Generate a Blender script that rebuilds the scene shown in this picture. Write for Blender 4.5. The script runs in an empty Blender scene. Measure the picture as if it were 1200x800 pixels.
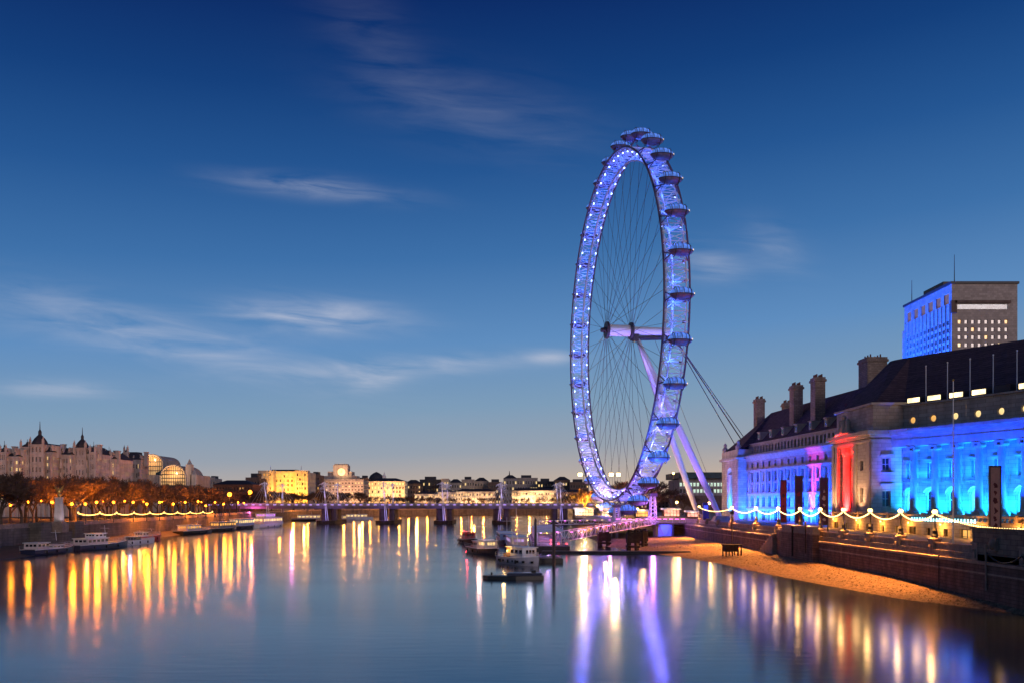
import bpy, math, random
from mathutils import Vector, Matrix
R_ = math.radians
rnd = random.Random(11)
SC = bpy.context.scene
COL = SC.collection
F = 1028.0; H = 12.0            # focal length in photo pixels, eye height over the water

# ------------------------------------------------------------------ camera
cam_d = bpy.data.cameras.new('camera'); cam = bpy.data.objects.new('camera', cam_d); COL.objects.link(cam)
cam.location = (0, 0, H); cam.rotation_euler = (R_(90), 0, 0)
cam_d.sensor_width = 36; cam_d.lens = 36*F/1200; cam_d.shift_y = 188/1200
cam_d.clip_start = 0.5; cam_d.clip_end = 9000
SC.camera = cam
SC.view_settings.view_transform = 'Standard'; SC.view_settings.look = 'None'
SC.view_settings.gamma = 1; SC.view_settings.use_curve_mapping = False
SC.view_settings.exposure = 0.0
SC.render.engine = 'CYCLES'
cy = SC.cycles
cy.use_denoising = True
cy.max_bounces = 6; cy.diffuse_bounces = 2; cy.glossy_bounces = 4; cy.transmission_bounces = 4
cy.sample_clamp_indirect = 6; cy.caustics_reflective = False; cy.caustics_refractive = False

# ------------------------------------------------------------------ sky and dusk light
SUN_DIR = Vector((0.5, -1.0, 0.22)).normalized()      # towards the afterglow, behind the camera
W = bpy.data.worlds.new('World'); SC.world = W; W.use_nodes = True
nt = W.node_tree; nt.nodes.clear()
def nd(t, **k):
    n = nt.nodes.new(t)
    for a, b in k.items(): setattr(n, a, b)
    return n
def mth(op, a, b=None, c=None, clamp=False):
    n = nd('ShaderNodeMath', operation=op, use_clamp=clamp)
    for i, x in enumerate((a, b, c)):
        if x is None: continue
        if isinstance(x, (int, float)): n.inputs[i].default_value = x
        else: nt.links.new(x, n.inputs[i])
    return n.outputs[0]
def lin(c):
    return tuple(((x/255)/12.92 if x/255 <= .04045 else ((x/255+.055)/1.055)**2.4) for x in c)
tc = nd('ShaderNodeTexCoord'); sep = nd('ShaderNodeSeparateXYZ'); nt.links.new(tc.outputs['Generated'], sep.inputs[0])
dx, dy, dz = sep.outputs
yy = mth('MAXIMUM', dy, 0.08)
u_ = mth('DIVIDE', dx, yy); v_ = mth('DIVIDE', dz, yy)
t_ = mth('ADD', dz, mth('MULTIPLY', mth('SUBTRACT', 0.0, dx), 0.05))
ramp = nd('ShaderNodeValToRGB'); nt.links.new(t_, ramp.inputs[0])
stops = [(0.0, (206,180,156)), (.025, (186,171,161)), (.06, (150,160,174)), (.11, (124,155,184)), (.18, (94,140,190)),
         (.27, (60,111,168)), (.353, (35,85,146)), (.43, (17,62,123)), (.50, (8,42,102)), (.75, (5,26,68))]
cr = ramp.color_ramp
cr.elements[0].position = stops[0][0]; cr.elements[0].color = (*lin(stops[0][1]), 1)
cr.elements[1].position = stops[-1][0]; cr.elements[1].color = (*lin(stops[-1][1]), 1)
for p, c in stops[1:-1]:
    e = cr.elements.new(p); e.color = (*lin(c), 1)
# wisps of high cloud, each a soft ellipse of stretched noise at its own bearing and height: (u, v, length, thickness, tilt, strength)
wisps = [(-.225, .358, .11, .014, -.10, .34), (-.225, .212, .11, .022, -.06, .60), (-.43, .19, .22, .03, -.16, .2), (-.52, .13, .09, .012, -.03, .34),
         (-.12, .156, .17, .014, .05, .40), (-.155, .140, .05, .016, .2, .34), (.045, .165, .03, .009, 0, .4), (.225, .272, .05, .024, -.2, .3),
         (.30, .29, .05, .03, -.5, .14), (-.04, .445, .16, .05, -.25, .08), (-.16, .53, .10, .05, -.9, .04), (-.40, .19, .24, .03, -.3, .2)]
acc = None
comb = nd('ShaderNodeCombineXYZ'); nt.links.new(mth('MULTIPLY', u_, 3.5), comb.inputs[0]); nt.links.new(mth('ADD', mth('MULTIPLY', v_, 20.0), mth('MULTIPLY', u_, 2.0)), comb.inputs[1])
ns = nd('ShaderNodeTexNoise'); ns.inputs['Scale'].default_value = 2.4; ns.inputs['Detail'].default_value = 7; ns.inputs['Roughness'].default_value = .55; ns.inputs['Distortion'].default_value = .5
nt.links.new(comb.outputs[0], ns.inputs['Vector'])
for (cu, cv, L, T, a, s) in wisps:
    du = mth('SUBTRACT', u_, cu); dv = mth('SUBTRACT', v_, cv)
    p = mth('DIVIDE', mth('ADD', mth('MULTIPLY', du, math.cos(a)), mth('MULTIPLY', dv, math.sin(a))), L)
    q = mth('DIVIDE', mth('SUBTRACT', mth('MULTIPLY', dv, math.cos(a)), mth('MULTIPLY', du, math.sin(a))), T)
    d2 = mth('ADD', mth('POWER', mth('ABSOLUTE', p), 2.0), mth('POWER', mth('ABSOLUTE', q), 2.0))
    g = mth('MULTIPLY', mth('EXPONENT', mth('MULTIPLY', d2, -1.6)), s)
    acc = g if acc is None else mth('ADD', acc, g)
nz = mth('MULTIPLY', mth('SUBTRACT', ns.outputs[0], 0.34), 2.9, clamp=True)
cl = mth('MULTIPLY', mth('MULTIPLY', mth('MULTIPLY', acc, 1.3), nz), mth('GREATER_THAN', dy, 0.1), clamp=True)
mix = nd('ShaderNodeMixRGB'); nt.links.new(cl, mix.inputs[0]); nt.links.new(ramp.outputs[0], mix.inputs[1]); mix.inputs[2].default_value = (*lin((196,200,216)), 1)
bg1 = nd('ShaderNodeBackground'); nt.links.new(mix.outputs[0], bg1.inputs[0]); bg1.inputs[1].default_value = 1.0
sky = nd('ShaderNodeTexSky', sky_type='NISHITA'); sky.sun_disc = False
sky.sun_elevation = math.asin(SUN_DIR.z); sky.sun_rotation = math.atan2(SUN_DIR.x, SUN_DIR.y)
bg2 = nd('ShaderNodeBackground'); nt.links.new(sky.outputs[0], bg2.inputs[0]); bg2.inputs[1].default_value = 0.0012
ads = nd('ShaderNodeAddShader'); nt.links.new(bg1.outputs[0], ads.inputs[0]); nt.links.new(bg2.outputs[0], ads.inputs[1])
wo = nd('ShaderNodeOutputWorld'); nt.links.new(ads.outputs[0], wo.inputs[0])

def light(kind, name, loc, power, color, aim=None, **k):
    d = bpy.data.lights.new(name, kind); d.energy = power; d.color = color
    for a, b in k.items(): setattr(d, a, b)
    o = bpy.data.objects.new(name, d); COL.objects.link(o); o.location = loc
    if aim is not None: o.rotation_euler = (Vector(aim)-Vector(loc)).to_track_quat('-Z', 'Y').to_euler()
    return o
light('SUN', 'sun', (0, -50, 200), 0.65, (1.0, .78, .72), aim=Vector((0, -50, 200))-SUN_DIR*10, angle=R_(14))

# ------------------------------------------------------------------ materials
MATS = {}
def pm(name, rgb, rough=.75, var=.25, scale=.6, bump=0., metal=0., brick=None, detail=5, spec=.4, stain=0., alpha=None):
    """principled material: base colour broken by object-space noise, optional masonry courses, optional bump"""
    if name in MATS: return MATS[name]
    m = bpy.data.materials.new(name); m.use_nodes = True; t = m.node_tree; N = t.nodes; L = t.links
    b = N['Principled BSDF']; b.inputs['Roughness'].default_value = rough; b.inputs['Metallic'].default_value = metal
    b.inputs['Specular IOR Level'].default_value = spec
    co = N.new('ShaderNodeTexCoord')
    no = N.new('ShaderNodeTexNoise'); no.inputs['Scale'].default_value = scale; no.inputs['Detail'].default_value = detail; no.inputs['Roughness'].default_value = .62
    L.new(co.outputs['Object'], no.inputs['Vector'])
    r = N.new('ShaderNodeValToRGB'); L.new(no.outputs[0], r.inputs[0])
    r.color_ramp.elements[0].position = .28; r.color_ramp.elements[1].position = .74
    r.color_ramp.elements[0].color = (*[c*(1-var) for c in rgb], 1); r.color_ramp.elements[1].color = (*[min(1, c*(1+var)) for c in rgb], 1)
    out = r.outputs[0]; hsrc = no.outputs[0]
    if brick:
        bw, bh, mort = brick
        mp = N.new('ShaderNodeMapping'); mp.vector_type = 'POINT'
        sx = N.new('ShaderNodeSeparateXYZ'); cx = N.new('ShaderNodeCombineXYZ'); ad = N.new('ShaderNodeMath'); ad.operation = 'ADD'
        L.new(co.outputs['Object'], sx.inputs[0]); L.new(sx.outputs[0], ad.inputs[0]); L.new(sx.outputs[1], ad.inputs[1])
        L.new(ad.outputs[0], cx.inputs[0]); L.new(sx.outputs[2], cx.inputs[1])
        br = N.new('ShaderNodeTexBrick'); L.new(cx.outputs[0], br.inputs['Vector']); br.inputs['Scale'].default_value = 1
        br.inputs['Brick Width'].default_value = bw; br.inputs['Row Height'].default_value = bh; br.inputs['Mortar Size'].default_value = mort
        br.inputs['Color1'].default_value = (1, 1, 1, 1); br.inputs['Color2'].default_value = (.72, .72, .72, 1); br.inputs['Mortar'].default_value = (.4, .4, .4, 1)
        mx = N.new('ShaderNodeMixRGB'); mx.blend_type = 'MULTIPLY'; mx.inputs[0].default_value = 1
        L.new(out, mx.inputs[1]); L.new(br.outputs[0], mx.inputs[2]); out = mx.outputs[0]
    if stain:
        w = N.new('ShaderNodeTexNoise'); w.inputs['Scale'].default_value = 1; w.inputs['Detail'].default_value = 4
        mp2 = N.new('ShaderNodeMapping'); mp2.inputs['Scale'].default_value = (.7, .7, .06); L.new(co.outputs['Object'], mp2.inputs[0]); L.new(mp2.outputs[0], w.inputs['Vector'])
        mr = N.new('ShaderNodeMapRange'); L.new(w.outputs[0], mr.inputs[0]); mr.inputs[1].default_value = .4; mr.inputs[2].default_value = .7; mr.inputs[3].default_value = 1; mr.inputs[4].default_value = 1-stain
        mx = N.new('ShaderNodeMixRGB'); mx.blend_type = 'MULTIPLY'; mx.inputs[0].default_value = 1; L.new(out, mx.inputs[1]); L.new(mr.outputs[0], mx.inputs[2]); out = mx.outputs[0]
    L.new(out, b.inputs['Base Color'])
    if bump:
        bp = N.new('ShaderNodeBump'); bp.inputs['Strength'].default_value = bump; bp.inputs['Distance'].default_value = .12
        L.new(hsrc, bp.inputs['Height']); L.new(bp.outputs[0], b.inputs['Normal'])
    MATS[name] = m; return m
def em(name, rgb, s):
    if name in MATS: return MATS[name]
    m = bpy.data.materials.new(name); m.use_nodes = True
    b = m.node_tree.nodes['Principled BSDF']; b.inputs['Base Color'].default_value = (*[min(.8, c) for c in rgb], 1)
    b.inputs['Emission Color'].default_value = (*rgb, 1); b.inputs['Emission Strength'].default_value = s
    MATS[name] = m; return m
def litglass(name, rgb, s, scale=.5):
    """window glass with an uneven room glow behind it"""
    if name in MATS: return MATS[name]
    m = bpy.data.materials.new(name); m.use_nodes = True; t = m.node_tree; N = t.nodes; L = t.links
    b = N['Principled BSDF']; b.inputs['Roughness'].default_value = .15; b.inputs['Base Color'].default_value = (*[c*.3 for c in rgb], 1)
    co = N.new('ShaderNodeTexCoord'); no = N.new('ShaderNodeTexNoise'); no.inputs['Scale'].default_value = scale; no.inputs['Detail'].default_value = 3
    L.new(co.outputs['Object'], no.inputs['Vector'])
    mr = N.new('ShaderNodeMapRange'); L.new(no.outputs[0], mr.inputs[0]); mr.inputs[1].default_value = .3; mr.inputs[2].default_value = .7; mr.inputs[3].default_value = s*.35; mr.inputs[4].default_value = s*1.5
    b.inputs['Emission Color'].default_value = (*rgb, 1); L.new(mr.outputs[0], b.inputs['Emission Strength'])
    MATS[name] = m; return m
def glass(name, rgb, rough=.12):
    return pm(name, rgb, rough=rough, var=.3, scale=.4, spec=.8)

M = dict(
    stone=pm('portland_stone', (.42, .38, .34), .85, .18, .5, brick=(1.5, .6, .02), stain=.25, bump=.15),
    stone_plain=pm('dressed_stone', (.40, .36, .32), .85, .2, .8, stain=.2, bump=.15),
    slate=pm('roof_slate', (.12, .075, .085), .9, .3, 1.2, brick=(.9, .45, .03), bump=.2, spec=.12),
    wallblock=pm('river_wall_masonry', (.17, .10, .085), .8, .45, .9, brick=(2.2, .42, .035), stain=.5, bump=.5),
    granite=pm('granite', (.30, .22, .18), .75, .3, 1.5, stain=.3, bump=.3),
    paving=pm('paving', (.22, .19, .17), .8, .25, .5, brick=(.9, .9, .02)),
    asphalt=pm('asphalt', (.055, .052, .05), .85, .25, 1.5, bump=.2),
    earth=pm('earth', (.07, .06, .045), .95, .35, .05),
    white=pm('white_steel', (.72, .72, .74), .4, .06, 1.0),
    dark=pm('dark_steel', (.04, .035, .045), .5, .3, 1.0),
    rimdark=pm('rim_tube_steel', (.12, .085, .16), .45, .3, 1.0),
    iron=pm('cast_iron', (.02, .02, .02), .5, .3, 2.0),
    glassdark=glass('dark_glass', (.015, .018, .028)),
    capglass=glass('capsule_glass', (.03, .06, .20), .12),
    capunder=pm('capsule_underside', (.12, .105, .16), .45, .3, 1.0),
    bark=pm('bark', (.10, .07, .05), .95, .35, 2.0), twig=pm('bare_twigs', (.115, .07, .05), .95, .35, .5),
    timber=pm('old_timber', (.05, .035, .028), .9, .4, 1.5, stain=.4, bump=.4),
    boatwhite=pm('white_boat_paint', (.68, .68, .70), .35, .1, 1.0), boatblue=pm('navy_hull_paint', (.02, .025, .06), .35, .3, 1.0),
    boatred=pm('red_boat_paint', (.42, .03, .025), .4, .2, 1.0), boatblack=pm('black_hull_paint', (.014, .013, .016), .4, .3, 1.0),
    deckgrey=pm('grey_deck', (.16, .15, .16), .7, .3, 1.0), boatpink=pm('pale_cabin_paint', (.6, .5, .5), .4, .1, 1.0),
    redbrick=pm('red_brick', (.22, .09, .055), .85, .3, .5, brick=(.6, .25, .03)),
    pale=pm('pale_facade', (.40, .34, .31), .85, .22, .2, stain=.3), brown=pm('brown_facade', (.17, .11, .09), .85, .3, .2, stain=.3),
    cream=pm('cream_facade', (.50, .44, .36), .85, .15, .2, stain=.2), darkroof=pm('dark_roof', (.035, .035, .045), .7, .3, .3),
    tealroof=pm('teal_roof', (.03, .06, .06), .6, .3, .3), concrete=pm('concrete', (.33, .29, .27), .85, .2, .4, stain=.3),
    gold=pm('gilded_bronze', (.65, .42, .12), .35, .2, 3, metal=.7), leafdark=pm('evergreen_leaves', (.04, .05, .03), .9, .4, 1.0),
    tyre=pm('rubber', (.012, .012, .012), .8, .3, 2.0), silver=pm('brushed_metal', (.5, .5, .52), .35, .1, 1.0),
    canvas=pm('banner_canvas', (.06, .015, .04), .8, .3, .8), canvas2=pm('pale_banner_canvas', (.35, .27, .30), .8, .2, .6),
    bulbwarm=em('warm_bulb', (1.0, .62, .22), 4.2), bulbfar=em('warm_string_bulb', (1.0, .58, .14), 3.6), sodium=em('sodium_lamp', (1.0, .30, .02), 6.0),
    flood=em('floodlight_glass', (1.0, .66, .26), 14.0), rimbluelit=pm('blue_lit_rim_steel', (.58, .62, .74), .4, .06, 1.0), led=em('blue_white_led', (.33, .47, 1.0), 6.0),  # rim steel is white; pale blue tint puts the blue lighting into its colour
    winwarm=litglass('warm_lit_window', (1.0, .70, .28), 1.35), wingold=litglass('gold_lit_window', (1.0, .50, .12), 1.1), wincool=litglass('cool_lit_window', (.72, .92, .74), 1.1),
    wincyan=litglass('cyan_lit_window', (.25, .8, 1.0), 1.6), red_lamp=em('red_lamp', (1.0, .06, .08), 6.0), magenta_lamp=em('magenta_lamp', (1.0, .18, .75), 5.0),
    violet_lamp=em('violet_lamp', (.55, .35, 1.0), 5.0), cyan_lamp=em('cyan_lamp', (.3, .85, 1.0), 3.5),
)

# ------------------------------------------------------------------ mesh helpers
class MB:
    def __init__(s, off=(0, 0, 0)): s.v = []; s.f = []; s.o = Vector(off)
    def add(s, vs, fs):
        n = len(s.v); s.v += [tuple(Vector(p)-s.o) for p in vs]; s.f += [tuple(i+n for i in f) for f in fs]; return s
    def box(s, c, d, rz=0., top=1.):
        """box by centre and size; top < 1 tapers it"""
        ca, sa = math.cos(rz), math.sin(rz); vs = []
        for z in (-1, 1):
            k = top if z > 0 else 1
            for x, y in ((-1, -1), (1, -1), (1, 1), (-1, 1)):
                X, Y = x*d[0]/2*k, y*d[1]/2*k; vs.append((c[0]+X*ca-Y*sa, c[1]+X*sa+Y*ca, c[2]+z*d[2]/2))
        return s.add(vs, [(3, 2, 1, 0), (4, 5, 6, 7), (0, 1, 5, 4), (1, 2, 6, 5), (2, 3, 7, 6), (3, 0, 4, 7)])
    def bb(s, x0, x1, y0, y1, z0, z1): return s.box(((x0+x1)/2, (y0+y1)/2, (z0+z1)/2), (x1-x0, y1-y0, z1-z0))
    def tube(s, p, q, r0, r1=None, n=6, cap=True):
        p = Vector(p); q = Vector(q); r1 = r0 if r1 is None else r1; d = (q-p)
        if d.length < 1e-6: return s
        d.normalize(); a = d.orthogonal().normalized(); b = d.cross(a)
        vs = [p+(a*math.cos(t)+b*math.sin(t))*r0 for t in [2*math.pi*i/n for i in range(n)]]+[q+(a*math.cos(t)+b*math.sin(t))*r1 for t in [2*math.pi*i/n for i in range(n)]]
        fs = [(i, (i+1) % n, n+(i+1) % n, n+i) for i in range(n)]
        if cap: fs += [tuple(range(n-1, -1, -1)), tuple(range(n, 2*n))]
        return s.add(vs, fs)
    def path(s, pts, r, n=6, closed=False):
        pts = [Vector(p) for p in pts]; m = len(pts); vs = []
        for i, p in enumerate(pts):
            a = pts[(i-1) % m] if closed or i > 0 else p; b = pts[(i+1) % m] if closed or i < m-1 else p
            d = (b-a).normalized(); up = Vector((0, 0, 1)) if abs(d.z) < .95 else Vector((1, 0, 0))
            x = d.cross(up).normalized(); y = x.cross(d); rr = r[i] if isinstance(r, (list, tuple)) else r
            vs += [p+(x*math.cos(2*math.pi*k/n)+y*math.sin(2*math.pi*k/n))*rr for k in range(n)]
        fs = []
        for i in range(m if closed else m-1):
            j = (i+1) % m
            fs += [(i*n+k, i*n+(k+1) % n, j*n+(k+1) % n, j*n+k) for k in range(n)]
        if not closed: fs += [tuple(range(n-1, -1, -1)), tuple(range((m-1)*n, m*n))]
        return s.add(vs, fs)
    def prism(s, pts, z0, z1):
        n = len(pts); z0s = z0 if isinstance(z0, (list, tuple)) else [z0]*n; z1s = z1 if isinstance(z1, (list, tuple)) else [z1]*n
        vs = [(p[0], p[1], z0s[i]) for i, p in enumerate(pts)]+[(p[0], p[1], z1s[i]) for i, p in enumerate(pts)]
        return s.add(vs, [tuple(range(n-1, -1, -1)), tuple(range(n, 2*n))]+[(i, (i+1) % n, n+(i+1) % n, n+i) for i in range(n)])
    def lathe(s, c, prof, n=10):
        vs = [(c[0]+r*math.cos(2*math.pi*k/n), c[1]+r*math.sin(2*math.pi*k/n), c[2]+z) for r, z in prof for k in range(n)]
        fs = [(i*n+k, i*n+(k+1) % n, (i+1)*n+(k+1) % n, (i+1)*n+k) for i in range(len(prof)-1) for k in range(n)]
        fs += [tuple(range(n-1, -1, -1)), tuple(range((len(prof)-1)*n, len(prof)*n))]
        return s.add(vs, fs)
    def ball(s, c, r, n=8, sc=(1, 1, 1)):
        prof = [(math.sin(math.pi*(i+.001)/n)*r, -math.cos(math.pi*i/n)*r) for i in range(n+1)]
        k = len(s.v); s.lathe((0, 0, 0), prof, n+2); o = s.o
        for i in range(k, len(s.v)):
            p = Vector(s.v[i])+o; s.v[i] = tuple(Vector((p.x*sc[0]+c[0], p.y*sc[1]+c[1], p.z*sc[2]+c[2]))-o)
        return s
    def mesh(s, name, mat, smooth=False):
        me = bpy.data.meshes.new(name); me.from_pydata(s.v, [], s.f); me.materials.append(mat)
        if smooth: me.shade_smooth()
        me.update(); return me
    def build(s, name, mat, parent=None, smooth=False, label=None, **k):
        o = bpy.data.objects.new(name, s.mesh(name, mat, smooth)); COL.objects.link(o)
        if parent is not None: o.parent = parent
        if label: o['label'] = label
        for a, b in k.items(): o[a] = b
        return o
def T(name, label, cat, loc=(0, 0, 0), rz=0., group=None):
    o = bpy.data.objects.new(name, None); COL.objects.link(o); o.location = loc; o.rotation_euler = (0, 0, rz); o.empty_display_size = .5
    o['label'] = label; o['category'] = cat; o['kind'] = 'thing'
    if group: o['group'] = group
    return o
def tag(o, label, cat, group=None):
    o['label'] = label; o['category'] = cat; o['kind'] = 'thing'
    if group: o['group'] = group
    return o
def struct(o): o['kind'] = 'structure'; return o
def inst(name, me, parent, loc=(0, 0, 0), rz=0., sc=None):
    o = bpy.data.objects.new(name, me); COL.objects.link(o); o.parent = parent; o.location = loc; o.rotation_euler = (0, 0, rz)
    if sc: o.scale = sc
    return o
KIDS = {}
def copy_tree(o, parent=None):
    c = o.copy(); COL.objects.link(c)
    if parent is not None: c.parent = parent
    for ch in [x for x in bpy.data.objects if x.parent == o]: copy_tree(ch, c)
    return c
ORD = 'first second third fourth fifth sixth seventh eighth ninth tenth eleventh twelfth thirteenth fourteenth fifteenth sixteenth seventeenth eighteenth nineteenth twentieth'.split()
TENS = ['twenty', 'thirty', 'forty', 'fifty', 'sixty', 'seventy']
def ordw(i):
    if i < 20: return ORD[i]
    t, u = divmod(i+1, 10)
    return (TENS[t-2].replace('y', 'ieth')) if u == 0 else TENS[t-2]+'-'+ORD[u-1]
def P(px, py, Y): return Vector(((px-600)/F*Y, Y, H-(py-588)/F*Y))      # photo point at a known distance -> world
def interp(path, y):
    for (a, b) in zip(path, path[1:]):
        if a[1] <= y <= b[1]: return a[0]+(b[0]-a[0])*(y-a[1])/(b[1]-a[1])
    return path[-1][0]
# ------------------------------------------------------------------ water, ground, beaches
EASTW = [(55, -60), (55, 250), (56, 300), (55, 330), (44, 385), (36, 440), (35, 520), (48, 600), (88, 700), (200, 780), (500, 850), (2500, 930)]
WESTW = [(-121, -60), (-121, 200), (-122.5, 260), (-124.5, 290), (-127.5, 325), (-130.5, 357), (-135, 390), (-139, 420), (-146, 480), (-150, 540), (-150, 640), (-132, 720), (-95, 785), (-20, 845), (100, 890), (400, 950), (2500, 1100)]
GZ = 5.8
m = bpy.data.materials.new('river_water'); m.use_nodes = True; t = m.node_tree; N = t.nodes; L = t.links
b = N['Principled BSDF']; b.inputs['Base Color'].default_value = (.012, .022, .035, 1); b.inputs['Roughness'].default_value = .13; b.inputs['IOR'].default_value = 1.9
b.inputs['Specular IOR Level'].default_value = .62
co = N.new('ShaderNodeTexCoord'); mp = N.new('ShaderNodeMapping'); mp.inputs['Scale'].default_value = (.02, .07, 1); L.new(co.outputs['Object'], mp.inputs[0])
no = N.new('ShaderNodeTexNoise'); no.inputs['Scale'].default_value = 1; no.inputs['Detail'].default_value = 3; L.new(mp.outputs[0], no.inputs['Vector'])
mr = N.new('ShaderNodeMapRange'); L.new(no.outputs[0], mr.inputs[0]); mr.inputs[1].default_value = .3; mr.inputs[2].default_value = .7; mr.inputs[3].default_value = .115; mr.inputs[4].default_value = .155
L.new(mr.outputs[0], b.inputs['Roughness'])
mp2 = N.new('ShaderNodeMapping'); mp2.inputs['Scale'].default_value = (.22, .9, 1); L.new(co.outputs['Object'], mp2.inputs[0])
n2 = N.new('ShaderNodeTexNoise'); n2.inputs['Scale'].default_value = 1; n2.inputs['Detail'].default_value = 5; L.new(mp2.outputs[0], n2.inputs['Vector'])
bp = N.new('ShaderNodeBump'); bp.inputs['Strength'].default_value = .3; bp.inputs['Distance'].default_value = .04; L.new(n2.outputs[0], bp.inputs['Height']); L.new(bp.outputs[0], b.inputs['Normal'])
MATS['river_water'] = m
struct(MB().add([(-3000, -400, 0), (3000, -400, 0), (3000, 3500, 0), (-3000, 3500, 0)], [(0, 1, 2, 3)]).build('river_water', m))
def land(name, wall, side, mat, z):
    pts = [(x+side*.9, y) for x, y in wall]
    if side > 0: poly = pts+[(6000, 1200), (6000, -60)]
    else: poly = pts+[(6000, 1300), (6000, 6000), (-6000, 6000), (-6000, -60)]
    if side < 0: poly = poly[::-1]
    return struct(MB().prism(poly, z-8, z).build(name, mat))
land('east_bank_ground', EASTW, 1, M['paving'], GZ)
land('west_bank_ground', WESTW, -1, M['asphalt'], GZ)
def beach(name, wall, shore, y0, y1, zt, mat, ny, nx):
    """foreshore from the wall foot down into the water, on a jittered grid"""
    rr = random.Random(5); vs = []; fs = []
    for j in range(ny+1):
        y = y0+(y1-y0)*(j/ny)**1.5; xa = interp(wall, y); xb = interp(shore, y); xb += (xb-xa)*.25
        for i in range(nx+1):
            k = i/nx; z = zt(y)*(1-k*1.25)*(1 if k < .8 else 1)+rr.uniform(-.05, .05)*(1-k)
            vs.append((xa+(xb-xa)*k, y+rr.uniform(-.1, .1), z if k < 1 else -.5))
    for j in range(ny):
        for i in range(nx): a = j*(nx+1)+i; fs.append((a, a+1, a+nx+2, a+nx+1))
    return struct(MB().add(vs, fs).build(name, mat, smooth=True))
pebble = pm('pebble_beach', (.20, .13, .075), .85, .7, 1.6, bump=1.0, detail=12)
mud = pm('tidal_mud', (.13, .09, .065), .5, .5, .6, bump=.4, detail=7)
ESHORE = [(56.5, 84), (54, 96), (48.2, 109), (44.8, 131), (42.3, 150), (40.5, 174), (36.3, 193), (31, 215), (26, 237), (26, 300), (30, 360), (31, 420), (29, 520)]
beach('east_beach', EASTW, ESHORE, 86, 480, lambda y: .25 if y < 90 else (min(1.3, .25+(y-90)*.03)), pebble, 160, 36)
sm = MB(); rr_ = random.Random(77)
for i in range(5200):
    y = 88+rr_.random()**1.6*150; k = rr_.random(); xa = interp(EASTW, y); xb = interp(ESHORE, y); x = xa+(xb-xa)*k; z = (.25 if y < 90 else min(1.3, .25+(y-90)*.03))*(1-k)
    s_ = rr_.uniform(.05, .17)*(2 if rr_.random() < .04 else 1); a_ = rr_.uniform(0, 6.3)
    vs = [(x+s_*math.cos(a_+t*1.571)*rr_.uniform(.7, 1.2), y+s_*math.sin(a_+t*1.571)*rr_.uniform(.7, 1.2), z-.03) for t in range(4)]+[(x+s_*.2, y, z+s_*rr_.uniform(.5, .9))]
    sm.add(vs, [(0, 1, 4), (1, 2, 4), (2, 3, 4), (3, 0, 4)])
so = sm.build('shingle_gravel', pm('shingle_stone', (.20, .14, .09), .85, .8, .9, detail=2)); so['kind'] = 'stuff'; so['label'] = 'loose shingle and cobbles strewn over the beach'; so['category'] = 'gravel'
WSHORE = [(-104, -20), (-106, 184), (-111, 230), (-118.0, 280), (-126, 363), (-134, 420), (-142, 480), (-146, 560)]
beach('west_beach', WESTW, WSHORE, 60, 560, lambda y: 1.5, mud, 90, 14)
# ------------------------------------------------------------------ east river wall: masonry face, ledge, parapet, piers
ew = T('river_wall', 'long dark masonry river wall with stone parapet beside the pebble beach', 'river wall', (55, 100, 0))
o = (55, 100, 0)
def strip(mb, path, xo, x1, z0, z1, y0=None, y1=None):
    pts = [(x, y) for x, y in path if (y0 is None or y >= y0) and (y1 is None or y <= y1)]
    if y0 is not None: pts = [(interp(path, y0), y0)]+[p for p in pts if p[1] > y0]
    if y1 is not None: pts = [p for p in pts if p[1] < y1]+[(interp(path, y1), y1)]
    for a, b in zip(pts, pts[1:]):
        mb.prism([(a[0]+xo, a[1]), (a[0]+x1, a[1]), (b[0]+x1, b[1]), (b[0]+xo, b[1])][::1], z0, z1)
mb = MB(o); strip(mb, EASTW, 0, .88, -1, 4.75, -20, 430); mb.build('masonry_face', M['wallblock'], ew)
mb = MB(o); strip(mb, EASTW, -.18, 1.3, 4.75, 5.05, -20, 430); strip(mb, EASTW, -.08, .2, 3.6, 3.8, -20, 430); mb.build('coping', M['granite'], ew)
mb = MB(o); strip(mb, EASTW, 1.32, 1.7, 5.05, 6.55, -20, 430); strip(mb, EASTW, 1.2, 1.8, 6.55, 6.75, -20, 430); strip(mb, EASTW, 1.24, 1.34, 5.35, 5.5, -20, 430); mb.build('parapet', M['granite'], ew)
ELAMP = [85, 117.2, 127.5, 138.3, 149.5, 160.7, 172, 186, 203, 225, 266]
def pier_mesh():
    mb = MB(); mb.box((0, 0, .95), (1.15, 1.3, 1.9)); mb.box((0, 0, 2.0), (1.35, 1.5, .2)); mb.box((-.62, 0, .75), (.18, .55, 1.0)); mb.box((0, 0, 2.2), (.9, 1.0, .25), top=.7)
    mb.tube((-.7, -.0, 1.0), (-.7, 0, 1.35), .22, .16, 8)
    return mb.mesh('pier', M['granite'])
pme = pier_mesh()
for y in ELAMP[1:]+[96, 106, 240, 253]:
    inst('pier', pme, ew, (interp(EASTW, y)+1.45-55, y-100, 5.05))
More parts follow.
